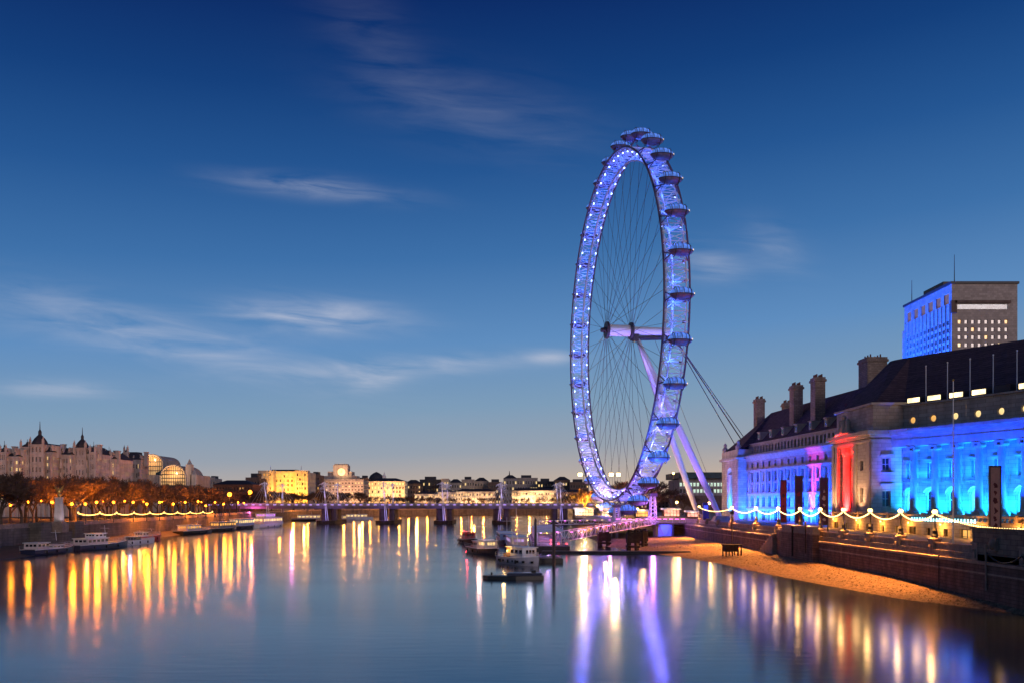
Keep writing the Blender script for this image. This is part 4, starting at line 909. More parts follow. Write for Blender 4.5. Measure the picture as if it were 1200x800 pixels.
gangway('level upper walkway with pale rail lamps reaching the platform', (9, 288, 4.6), (33, 285.5, 5.2), 2.4, 1.3, M['white'], [M['bulbwarm'], M['magenta_lamp']], 10)
for k in range(4): light('POINT', 'pier_light', (20+k*8, 240+k*11, 3.6+k), 600, (1.0, .16, .6), shadow_soft_size=.3)
def dolphin(x, y, s, h_, label, n=4):
    t = T('mooring_dolphin', label, 'mooring piles', (x, y, 0)); 
    for i in range(n):
        a = 2*math.pi*i/n+.5; g = MB(); g.tube((s*.5*math.cos(a)*1.2, s*.5*math.sin(a)*1.2, -2), (s*.42*math.cos(a), s*.42*math.sin(a), h_), .42, n=8); g.build('pile', M['timber'], t)
    g = MB(); g.box((0, 0, h_*.62), (s*1.15, s*1.15, h_*.5)); g.box((0, 0, h_*.2), (s*1.2, s*1.2, .5)); g.box((0, 0, h_*.93), (s*.9, s*.9, .3)); g.build('waling', M['timber'], t); return t
dolphin(30, 218, 2.6, 5.2, 'dark mooring dolphin of timber piles beside the floating boom')
dolphin(25.5, 243, 3.0, 3.8, 'low mooring dolphin below the magenta gangway')
dolphin(34.5, 232, 2.2, 4.6, 'slim mooring dolphin between the boom and the beach', 3)
dolphin(38.5, 262, 3.2, 4.2, 'broad mooring dolphin beside the boarding platform piles', 5)
bm = T('floating_boom', 'long thin dark floating boom reaching from the pier to the beach', 'boom', (24, 205, .2)); g = MB((24, 205, .2)); g.prism([(7, 207), (7, 205.2), (41.5, 203.0), (41.5, 204.6)], -.3, .55); g.build('float', M['dark'], bm); g = MB((24, 205, .2)); g.prism([(7.2, 206.6), (7.2, 205.6), (41.3, 203.4), (41.3, 204.3)], .553, .68); g.build('deck_strip', M['deckgrey'], bm)
for px, Y, yt, lab, r in ((649, 169, 612, 'tall dark steel mooring pile standing beside the workboat', .30), (627.5, 182, 610, 'slimmer dark mooring pile behind the workboat wheelhouse', .26)):
    a = P(px, 600, Y); zt = P(px, yt, Y).z; t = T('mooring_pile', lab, 'mooring pile', (a.x, Y, 0)); g = MB(); g.tube((0, 0, -2), (0, 0, zt), r, n=12); g.build('tube', M['dark'], t); g = MB(); g.lathe((0, 0, zt), [(r*1.15, 0), (r*1.1, .25), (.05, .6)], 12); g.build('cap', M['dark'], t)
lp = T('link_pontoon', 'small dark link pontoon moored between the workboat and the tall pile', 'pontoon', (7, 178, 0)); g = MB(); g.box((0, 0, .35), (5.4, 9, 1.0), .1); g.build('float', M['boatblack'], lp); g = MB(); g.box((0, 0, .9), (5.2, 8.8, .1), .1); g.build('deck', M['deckgrey'], lp)
rb = Vector((0.4, 138, 0)); rt = T('work_raft', 'low dark work raft of two joined floats alone on the open water', 'raft', rb)
g = MB(); g.prism([(-5.0, -.2), (-4.2, -1.5), (0.2, -2.2), (4.6, -1.6), (4.6, .8), (-.5, 1.6), (-4.4, 1.3)], -.3, .55); g.build('float', M['boatblack'], rt)
g = MB(); g.prism([(-1.2, -1.2), (4.3, -1.1), (4.3, .5), (-1.0, 1.0)], .553, .95); g.build('upper_deck', M['boatblue'], rt); g = MB(); g.box((3.0, .0, 1.15), (.7, .5, .4)); g.tube((-3.6, 0, .55), (-3.6, 0, 1.0), .15, n=6); g.build('winch', M['iron'], rt)
# ------------------------------------------------------------------ boats
def hull(L_, Bm, h_, rake=.18, stern=.8, sheer=.35, n=14):
    """lofted hull: bow towards +x, keel under water, transom stern"""
    vs = []; m_ = 9
    for i in range(n+1):
        t = i/n; x = -L_/2+L_*t; wd = Bm/2*(stern+(1-stern)*min(1, t*3))*(1-max(0, (t-.55)/.45)**2.2*.97); top = h_*(1+sheer*max(0, (t-.4)/.6)**2); xo = rake*h_*max(0, (t-.7)/.3)*2
        for k in range(m_):
            a = -math.pi/2+math.pi*k/(m_-1); sy = math.sin(a); cz = math.cos(a)
            y = wd*math.copysign(abs(sy)**.55, sy); z = -.5+(top+.5)*(1-cz**.8) if abs(sy) < 1 else top
            vs.append((x+xo*(z+.5)/(top+.5), y, z))
    fs = [(i*m_+k, (i+1)*m_+k, (i+1)*m_+k+1, i*m_+k+1) for i in range(n) for k in range(m_-1)]
    fs += [tuple(range(m_-1, -1, -1))]
    dk = [(i*m_, i*m_+m_-1) for i in range(n+1)]
    fs += [(dk[i][0], dk[i][1], dk[i+1][1], dk[i+1][0]) for i in range(n)]
    return MB().add(vs, fs)
def boat(name, label, x, y, rz, L_, Bm, h_, hm, cabins=(), extra=None, lights=(), group=None, cat='boat', stripe=None):
    t = T(name, label, cat, (x, y, 0), rz, group); hull(L_, Bm, h_).build('hull', hm, t, False)
    g = MB(); g.path([(-L_/2, -Bm*.4, h_+.05), (-L_*.1, -Bm/2*.99, h_+.05), (L_*.12, -Bm/2*.97, h_*1.03+.03), (L_*.3, -Bm*.36, h_*1.15+.03), (L_*.44, -Bm*.12, h_*1.3), (L_*.49, 0, h_*1.35), (L_*.44, Bm*.12, h_*1.3), (L_*.3, Bm*.36, h_*1.15+.03), (L_*.12, Bm/2*.97, h_*1.03+.03), (-L_*.1, Bm/2*.99, h_+.05), (-L_/2, Bm*.4, h_+.05)], .09, 5); g.build('gunwale', stripe or M['boatwhite'], t)
    g = MB(); n_ = int(L_*.42/1.3)
    for s in (-1, 1):
        pts = [(-L_/2+.3+i*1.3, s*Bm*.47*(1 if i*1.3 < L_*.3 else 1), h_+.05) for i in range(n_)]+[(L_*.28, s*Bm*.37, h_*1.15), (L_*.4, s*Bm*.2, h_*1.25), (L_*.475, s*Bm*.03, h_*1.33)]
        for p in pts: g.tube(p, (p[0], p[1], p[2]+.85), .03, n=4, cap=False)
        for k in (.45, .85): g.path([(p[0], p[1], p[2]+k) for p in pts], .025, 4)
    g.build('guard_rail', M['silver'], t)
    g = MB(); g.path([(L_*.46, 0, h_*1.3), (L_*.46+2.5, .6, .9), (L_*.46+5.5, 1.0, -.1)], .04, 4); g.build('mooring_rope', M['timber'], t)
    for k in range(3): g = MB(); g.tube((-L_*.3+k*L_*.22, -Bm*.5-.12, .35), (-L_*.3+k*L_*.22, -Bm*.5-.12, 1.0), .18, n=7); g.build('fender', M['tyre'], t)
    for (cx, cl, cw, z0, ch_, mat, nw, wm) in cabins:
        g = MB(); g.prism([(cx-cl/2, -cw/2), (cx+cl/2-.3, -cw/2), (cx+cl/2, -cw/4), (cx+cl/2, cw/4), (cx+cl/2-.3, cw/2), (cx-cl/2, cw/2)], z0, z0+ch_); c = g.build('cabin', mat, t)
        g = MB(); g.box((cx-.1, 0, z0+ch_+.08), (cl+.4, cw+.4, .15)); g.build('cabin_roof', M['boatwhite'] if mat != M['boatred'] else M['dark'], c)
        for k in range(nw):
            for s in (-1, 1):
                g = MB(); g.box((cx-cl/2+cl*(k+.5)/nw-.1, s*(cw/2+.02), z0+ch_*.62), (cl/nw*.62, .06, ch_*.38)); g.build('window', wm, c)
        for k in range(3): g = MB(); g.box((cx+cl/2+.02, (k-1)*cw/4.6, z0+ch_*.64), (.06, cw/6.2, ch_*.36)); g.build('window', wm, c)
        for k in range(3): g = MB(); g.box((cx-cl/2-.02, (k-1)*cw/3.6, z0+ch_*.64), (.06, cw/5.0, ch_*.36)); g.build('window', wm, c)
    if extra: extra(t)
    return t
def mast(x, h_, z0=1.5, arm=1.2):
    def f(t):
        g = MB(); g.tube((x, 0, z0), (x-.5, 0, z0+h_), .07, .04, n=5); g.tube((x-.35, -arm, z0+h_*.75), (x-.35, arm, z0+h_*.75), .04, n=4); g.build('mast', M['white'], t)
    return f
def wb_extra(t):
    mast(-1.0, 7.5, 3.5)(t)
    g = MB(); g.tube((-3.4, .8, 1.2), (-2.2, -.6, 6.8), .09, .06, n=5); g.build('boom_arm', M['boatwhite'], t)
    g = MB(); g.box((-3.6, 0, 1.6), (1.6, 2.2, .9)); g.build('deck_locker', pm('orange_locker_paint', (.55, .25, .05), .5, .2, 1), t)
    g = MB(); g.ball((-2.4, -1.5, 2.6), .16, 6); g.build('deck_lamp', M['bulbwarm'], t)
    for k in range(7): g = MB(); g.tube((5.5-k*1.7, -(1.95 if k > 1 else .9+k*.9), .55), (5.5-k*1.7, -(1.95 if k > 1 else .9+k*.9), .95), .28, n=8); g.build('fender', M['tyre'], t)
wbm = boat('workboat', 'white workboat with dark wheelhouse windows moored beside the tall dark pile', 1.6, 169.5, R_(-58), 12.5, 4.3, 1.35, M['boatpink'], [(1.2, 4.6, 3.2, 1.4, 1.9, M['boatwhite'], 3, M['glassdark']), (-2.0, 1.8, 2.6, 1.5, 1.8, pm('orange_cabin_paint', (.5, .26, .1), .5, .2, 1), 1, M['wingold'])], wb_extra, cat='workboat', stripe=M['boatwhite'])
light('POINT', 'deck_light', (-1.6, 170.0, 3.6), 260, (1.0, .55, .15), shadow_soft_size=.2)
light('POINT', 'deck_light', (3.2, 160.0, 6.0), 160, (.8, .75, 1.0), shadow_soft_size=.5)
def pt_extra(t):
    mast(-2.0, 5.0, 2.5)(t); g = MB(); g.box((-6.2, 0, 1.4), (2.5, 2.4, .8)); g.build('deck_locker', M['boatred'], t); g = MB(); g.ball((-1.0, 0, 5.1), .2, 6); g.build('masthead_lamp', M['bulbwarm'], t)
boat('launch', 'dark hulled launch with pink glowing cabin moored beyond the workboat', -6.5, 205, R_(-72), 20, 4.6, 1.3, M['boatblack'], [(3.2, 5.0, 3.0, 1.4, 1.8, M['boatpink'], 4, M['winwarm']), (-2.8, 4.0, 3.0, 1.3, 1.5, M['boatpink'], 3, M['glassdark'])], pt_extra, stripe=M['boatwhite'])
light('POINT', 'deck_light', (-7.5, 199.5, 5.0), 700, (1.0, .55, .45), shadow_soft_size=.3)
def rl_extra(t):
    g = MB(); g.ball((-3.5, -.8, 3.4), .28, 6); g.build('red_lamp', M['red_lamp'], t); g = MB(); g.tube((-3.5, -.8, 1.2), (-3.5, -.8, 3.2), .06, n=5); g.build('lamp_pole', M['white'], t); mast(1.0, 6.0, 2)(t)
boat('harbour_launch', 'dark launch with a red lamp at its stern at the outer end of the moorings', -12.8, 258, R_(-75), 15, 4.2, 1.2, M['boatblack'], [(0, 5, 3, 1.2, 2.0, M['boatred'], 3, M['glassdark'])], rl_extra)
light('POINT', 'deck_light', (-13.5, 262.5, 4.0), 500, (1.0, .05, .07), shadow_soft_size=.3)
boat('tour_boat', 'blue covered tour boat moored along the far end of the pier', -1.8, 258, R_(-86), 24, 5.4, 1.1, M['boatblue'], [(0, 17, 4.4, 1.2, 1.9, pm('pale_blue_cabin', (.2, .3, .5), .4, .1, 1), 9, M['glassdark'])], mast(5, 4.5, 3.2), cat='tour boat')
boat('tour_boat', 'white tour boat moored along the near end of the pier beyond the workboat', 1.2, 226, R_(-86), 22, 5.0, 1.1, M['boatwhite'], [(0, 15, 4.2, 1.2, 2.0, M['boatpink'], 8, litglass('lilac_cabin_glow', (.8, .5, 1.0), .5))], mast(4, 5.5, 3.2), cat='tour boat')
# boats on the west side, bow pointing downstream
for k, a in enumerate([
    ('motor_yacht', 'dark hulled boat with a white stern cabin at the near end of the west moorings', -108.2, 206, 84, 17, 4.6, 1.2, M['boatblue'], [(-5.2, 4.2, 3.4, 1.3, 1.4, M['boatpink'], 3, M['glassdark']), (1.0, 4, 2.6, 1.2, .7, M['boatwhite'], 3, M['glassdark'])], 2.5),
    ('passenger_boat', 'long navy hulled boat with white two level cabin on the west moorings', -106.8, 228, 83, 24, 5.2, 1.3, M['boatblue'], [(-4.2, 9, 4.0, 1.3, 1.5, M['boatpink'], 5, M['glassdark']), (-2.2, 5, 2.8, 2.95, 1.0, M['boatwhite'], 3, M['glassdark'])], 3.0),
    ('open_launch', 'slender white decked launch lying ahead of the navy passenger boat', -107.4, 251, 80, 17, 3.8, 1.2, M['boatwhite'], [(-1.5, 3.6, 2.6, 1.3, .9, M['boatblue'], 2, M['glassdark'])], 1.0),
    ('barge', 'small red barge lying alone off the west bank', -114.2, 275, 78, 13, 4.2, 1.5, M['boatred'], [(-3, 3, 3, 1.5, 1.2, M['boatwhite'], 2, M['glassdark'])], .8),
    ('river_barge', 'black barge with low pink cabin moored before the bend', -121.0, 335, 80, 24, 5.5, 1.3, M['boatblack'], [(-4, 10, 4, 1.4, 2.0, M['boatpink'], 5, M['wingold'])], 2.0),
    ('river_barge', 'black flat barge moored second before the bend with grey roof', -121.5, 366, 80, 26, 5.5, 1.3, M['boatblack'], [(2, 14, 4.4, 1.4, 2.4, M['deckgrey'], 7, M['wingold'])], 2.5),
    ('river_barge', 'black hulled boat with blue roof close to the railway bridge', -122.5, 398, 82, 26, 5.5, 1.5, M['boatblack'], [(0, 16, 4.6, 1.5, 3.0, pm('pale_blue_cabin', (0, 0, 0)), 8, M['winwarm'])], 2.0),
    ('floating_restaurant', 'white passenger vessel with violet lit roof beside the railway bridge', -117.5, 424, 84, 36, 7.5, 1.8, M['boatwhite'], [(-2, 24, 6, 1.9, 2.8, M['boatpink'], 10, M['winwarm']), (-4, 12, 5, 5.0, 1.5, M['boatwhite'], 5, litglass('violet_cabin_glow', (.7, .25, 1.0), 1.2))], 2.5)]):
    boat(a[0], a[1], a[2], a[3], R_(a[4]), a[5], a[6], a[7], a[8], a[9], mast(2, a[10], 3))
light('POINT', 'deck_light', (-104.5, 416, 9.5), 2500, (.75, .25, 1.0), shadow_soft_size=.4)
light('POINT', 'deck_light', (-101, 232, 5), 260, (.6, .65, 1.0), shadow_soft_size=.4)
for px, Y, lab in ((392, 540, 'small lit launch moored beyond the first bridge pier'), (418, 600, 'white boat moored beyond the railway bridge under the pale office block'), (362, 560, 'dark boat with gold windows moored just beyond the bridge')):
    a = P(px, 600, Y); boat('moored_boat', lab, a.x, Y, R_(20), 22, 5, 1.4, M['boatwhite'] if px > 380 else M['boatblack'], [(0, 14, 4, 1.4, 2.4, M['boatpink'], 6, M['winwarm'])], mast(2, 3, 3))
# ------------------------------------------------------------------ railway bridge with flanking footbridges
br = T('railway_bridge', 'low violet lit railway girder bridge on dark cylinder piers', 'bridge', (-50, 500, 0)); obr = (-50, 500, 0)
g = MB(obr); g.bb(-170, 70, 497, 514, 8.9, 9.7)
for y in (496.8, 514.0): g.bb(-170, 70, y, y+.35, 8.4, 11.6)
g.build('girder', pm('girder_steel', (.22, .18, .22), .6, .3, .3), br)
g = MB(obr)
for i in range(121):
    for y in (496.7, 514.4): g.tube((-170+i*2, y, 9.3), (-168+i*2, y, 11.5), .09, n=4); g.tube((-168+i*2, y, 9.3), (-170+i*2, y, 11.5), .09, n=4)
g.build('girder_lattice', pm('girder_steel', (0, 0, 0)), br)
PX = [-137, -104, -71, -38.5, -6, 27]
for x in PX[1:]:
    for dx_ in (-2.9, 2.9):
      for y in (500, 511):
        g = MB(obr); g.lathe((x+dx_, y, -2), [(2.3, 0), (2.3, 3.0), (1.9, 3.4), (1.75, 10.6), (2.0, 11.0)], 14); g.build('pier_cylinder', pm('pier_stone', (.09, .065, .07), .85, .3, .5, stain=.4), br)
    g = MB(obr); g.prism([(x-5.2, 490), (x-3, 486), (x+3, 486), (x+5.2, 490), (x+5.2, 524), (x+3, 527), (x-3, 527), (x-5.2, 524)], -1, 1.8); g.build('pier_footing', M['timber'], br)
def footbridge(y, label, side):
    t = T('footbridge', label, 'footbridge', (-50, y, 9)); oo = (-50, y, 9)
    g = MB(oo); g.bb(-170, 70, y-2.0, y+2.0, 9.9, 10.3); g.build('deck', M['concrete'], t)
    g = MB(oo)
    for s in (-2.0, 2.0): rails(g, (-170, y+s, 10.3), (70, y+s, 10.3), 1.15, 3.0, .07)
    g.build('railing', M['white'], t)
    for i in range(60): l_ = MB(); l_.box((0, 0, 0), (1.6, .08, .1)); inst('rail_lamp', l_.mesh('rail_lamp', M['violet_lamp']), t, (-168+i*4+50, -2.08*1, 1.62+.0))
    for k, x in enumerate(PX):
        lean = .8 if k != 4 else (-1.2 if side < 0 else 1.8)
        foot = Vector((x+lean, y+side*.3, 1.6 if k else 6)); head = Vector((x-lean*.4, y+side*3.2, 22.6))
        g = MB(oo)
        for s in (-.6, .6): g.tube(foot+Vector((s, 0, 0)), head-Vector((0, 0, 1.5)), .2, .16, n=8)
        g.tube(head-Vector((0, 0, 2.0)), head+Vector((0, 0, .9)), .35, .25, n=8); g.build('pylon', M['white'], t)
        g = MB(oo)
        for j in range(-4, 5):
            if j: g.tube(head, (x+j*2.4, y-side*1.6, 10.4), .045, n=4)
        for j in (-3, -1.5, 1.5, 3): g.tube(head+Vector((0, 0, .6)), head+Vector((j, side*-.4, -1.0)), .16, n=5)
        g.build('stay_rods', M['white'], t, kind='stuff')
        light('SPOT', 'pylon_light', (x+.2, y-5*1.0, 10.6), 3600, (.5, .4, 1.0), aim=(head.x, head.y, 20), spot_size=R_(50), spot_blend=.7, shadow_soft_size=.3)
        if side < 0 and k: light('SPOT', 'pylon_light', (x, y-9, 2.2), 4200, (.25, .2, 1.0), aim=(x, y+4, 7), spot_size=R_(70), spot_blend=.7, shadow_soft_size=.3)
    return t
footbridge(490, 'upstream footbridge with white pylons and fanned stay rods, closer to the wheel side view', -1)
footbridge(521, 'downstream footbridge with white pylons standing beyond the railway girders', 1)
light('POINT', 'bridge_underlight', (-146, 492, 7.2), 5000, (1.0, .15, .55), shadow_soft_size=.5)
for x in (-120, -88, -55, -22, 10): light('POINT', 'bridge_underlight', (x, 506, 7.0), 3200, (1.0, .5, .15) , shadow_soft_size=.5)
# ------------------------------------------------------------------ bare plane trees
def tree_mesh(seed, hgt, spread, nmax=5, tw=.055, bush=1.0):
    rr = random.Random(seed); tr_ = MB(); cr_ = MB()
    def grow(p, d, L_, r, lev):
        q = p+d*L_; mb = tr_ if lev < 2 else cr_
        mid_ = p.lerp(q, .5)+Vector((rr.uniform(-1, 1), rr.uniform(-1, 1), rr.uniform(-.3, .6)))*L_*.07
        k = 5 if lev < 2 else 3
        mb.tube(p, mid_, r, r*.85, n=k, cap=False); mb.tube(mid_, q, r*.85, r*.68, n=k, cap=False)
        if lev >= nmax: return
        n = 3 if lev == 0 else rr.choice((3, 3, 4)) if lev < nmax-1 else 5
        for i in range(n):
            ax = Vector((rr.uniform(-1, 1), rr.uniform(-1, 1), rr.uniform(-.5, .5))).normalized()
            ang = R_(rr.uniform(18, 48)) * spread
            nd_ = (Matrix.Rotation(ang, 3, d.cross(ax).normalized()) @ d); nd_.z += .12; nd_.normalize()
            st = q if i < 2 else p.lerp(q, rr.uniform(.45, .95))
            grow(st, nd_, L_*rr.uniform(.62, .84), max(tw*.8, r*rr.uniform(.5, .66)), lev+1)
    grow(Vector((0, 0, -.2)), Vector((rr.uniform(-.05, .05), rr.uniform(-.05, .05), 1)).normalized(), hgt*.27, hgt*.024, 0)
    top_ = max(v[2] for v in cr_.v); k = hgt/top_
    for mb in (tr_, cr_): mb.v = [(x*k, y*k, z*k) for x, y, z in mb.v]
    return tr_.mesh('trunk', M['bark']), cr_.mesh('crown', M['twig'])
TREES = [tree_mesh(i, 13, 1.0, 6, .06) for i in (3, 8, 15, 21, 34)]
def tree(x, y, z, h_, label, group, k=None, cat='tree', rz=None, wide=1.0):
    k = rnd.randrange(5) if k is None else k; s = h_/13
    t = T('bare_tree', label, cat, (x, y, z), rnd.uniform(0, 6.28) if rz is None else rz, group); 
    for me in TREES[k]: inst(me.name.split('.')[0], me, t, sc=(s*wide, s*wide, s))
    return t
ti = 0
y = 205.0; tcount = []
while y < 520:
    x = interp(WESTW, y)
    for j, dx_ in enumerate((-7.5, -26)):
        tcount.append((x+dx_+rnd.uniform(-1, 1), y+rnd.uniform(-1.5, 1.5)+j*3, 13.5+rnd.uniform(-1.2, 1.8)+j*1.2, j))
    y += 8.5 if y < 330 else 11
for j in (0, 1):
    rowt = [q for q in tcount if q[3] == j]
    for i, (x, y, h_, _) in enumerate(rowt):
        tree(x, y, GZ, h_, 'bare plane tree in the %s row, %s downstream' % ('embankment wall' if j == 0 else 'back road', ordw(i)), 'bare trees along the west embankment', wide=1.15)
# street lamps under the trees
def street_lamp(x, y, z, label, group, power, mat, col, h_=6.2, r=.34):
    t = T('street_lamp', label, 'street lamp', (x, y, z), 0, group)
    g = MB(); g.lathe((0, 0, 0), [(.2, 0), (.12, .6), (.07, h_-.3), (.12, h_-.2)], 7); g.build('post', M['iron'], t)
    g = MB(); g.ball((0, 0, h_+r*.8), r, 7); g.build('lantern', mat, t, True); g = MB(); g.lathe((0, 0, h_+r*1.75), [(r*.6, 0), (r*.2, r*.4)], 7); g.build('cap', M['iron'], t)
    light('POINT', 'lamp_light', (x+.6, y-.6, z+h_+.2), power*(.36 if x < -60 and y < 500 else 1), col, shadow_soft_size=.5)
    if x < -60 and y < 500:     # added spots brighten branches and ground; the lanterns have no shade
        light('SPOT', 'added_tree_spot', (x-.4, y, z+h_-1.2), power*1.2, (1.0, .26, .015), aim=(x-5.5, y+1.0, z+h_+5.5), spot_size=R_(140), spot_blend=.8, shadow_soft_size=.4)
        light('SPOT', 'added_ground_spot', (x-.5, y, z+h_-.4), power*1.3, (1.0, .25, .012), aim=(x-2.5, y, z), spot_size=R_(120), spot_blend=.8, shadow_soft_size=.4)
    return t
SOD = (1.0, .25, .012)
ly = [(33, 250, 588), (61, 244, 588), (84, 240, 590), (113, 262, 588), (133, 270, 588), (156, 282, 588), (187, 300, 588), (217, 335, 588), (232, 352, 587), (252, 378, 588), (269, 405, 580), (279, 430, 588), (293, 452, 577), (286, 470, 589), (262, 395, 590), (241, 368, 592), (203, 318, 590), (172, 290, 590), (12, 236, 591), (100, 252, 590)]
ly = sorted(ly)
for i, (px, Y, py) in enumerate(ly):
    p = P(px, py, Y); big = py < 585
    street_lamp(p.x, Y, GZ, 'glowing amber street lamp under the bare trees, %s downstream' % ordw(i) if not big else ('tall amber street lamp standing above the trees near the railway bridge' if px < 280 else 'tall amber street lamp beside the upstream bridge pylon'), 'amber lamps on the west embankment', (4000*(.45, 2.6, 1.1, 1.9, .7, 3.0, .9)[i % 7]) if not big else 16000, M['sodium'], SOD, h_=p.z-GZ-.3, r=.42 if not big else 1.0)
for i, (px, Y) in enumerate(((22, 330), (48, 318), (74, 322), (96, 330), (121, 338), (146, 352), (168, 360), (190, 382), (212, 405), (236, 440))):  # added lamps that warm the ground and building bases behind the trees
    p = P(px, 592, Y); street_lamp(p.x, Y, GZ, 'added amber lamp beyond the embankment road between the back row trees, %s downstream' % ordw(i), 'added amber lamps beyond the embankment road', 7000, M['sodium'], SOD, h_=p.z-GZ+1.5, r=.4)
# light string and posts on the west parapet
WL = [(94, 248), (117.5, 262), (139, 275), (159, 290), (177, 306), (194, 322), (210, 339), (225, 357), (240, 381), (252, 401)]
wy = [186, 205]+[q[1] for q in WL]
for i, Y in enumerate(wy):
    x = interp(WESTW, Y)-.45; zt = 9.0 if i < 3 else 9.0-(i-2)*.14
    t = T('parapet_lamp', 'small iron lamp standard on the west embankment parapet, %s downstream' % ordw(i), 'street lamp', (x, Y, 6.75), 0, 'lamp standards on the west parapet')
    g = MB(); g.lathe((0, 0, 0), [(.4, 0), (.35, .4), (.1, .7), (.07, zt-6.9)], 7); g.build('post', M['iron'], t); g = MB(); g.ball((0, 0, zt-6.75+.1), .26, 6); g.build('globe', M['bulbfar'], t, True)
for i, (Y0, Y1) in enumerate(zip(wy, wy[1:])):
    if i == 1: continue
    z0 = (9.0 if i < 3 else 9.0-(i-2)*.14); z1 = 9.0 if i+1 < 3 else 9.0-(i-1)*.14
    m_ = festoon((interp(WESTW, Y0)-.45, Y0, z0-.1), (interp(WESTW, Y1)-.45, Y1, z1-.1), .55 if i else 1.1, 'warm light string on the west parapet, %s span downstream' % ordw(i), 'light strings on the west parapet', bulb2_me, 30)
    light('POINT', 'string_light', (m_.x-.8, m_.y, m_.z-.3), 600, (1.0, .5, .12), shadow_soft_size=.5)
# column monument with gilded eagle
mo = T('eagle_monument', 'pale tapering stone column topped by a gilded eagle on the embankment', 'monument', (-119.8, 232, 4.2))
g = MB(); g.box((0, 0, 1.1), (3.4, 3.4, 2.4)); g.box((0, 0, 2.5), (2.6, 2.6, .5)); g.build('plinth', M['granite'], mo)
g = MB(); g.box((0, 0, 5.7), (1.9, 1.9, 6.2), top=.72); g.box((0, 0, 9.0), (1.7, 1.7, .35)); g.build('column', M['stone_plain'], mo)
g = MB(); g.ball((0, 0, 9.7), .55, 8); g.ball((0, 0, 10.7), .42, 7, (1, 1, 1.6)); g.ball((-.1, 0, 11.5), .2, 6)
for s in (-1, 1): g.add([(0, .1, 10.9), (s*.5, .05, 11.6), (s*1.25, 0, 12.3), (s*1.05, 0, 11.4), (s*.45, 0, 10.3), (0, -.12, 10.9), (s*.5, -.14, 11.6), (s*1.25, -.1, 12.3), (s*1.05, -.1, 11.4), (s*.45, -.1, 10.3)], [(0, 1, 2, 3, 4), (9, 8, 7, 6, 5), (0, 5, 6, 1), (1, 6, 7, 2), (2, 7, 8, 3), (3, 8, 9, 4), (4, 9, 5, 0)])
g.build('eagle', M['gold'], mo)
light('SPOT', 'monument_light', (-115, 228, 5), 2600, (.8, .62, .75), aim=(-119.8, 232, 11), spot_size=R_(50), spot_blend=.6, shadow_soft_size=.2)

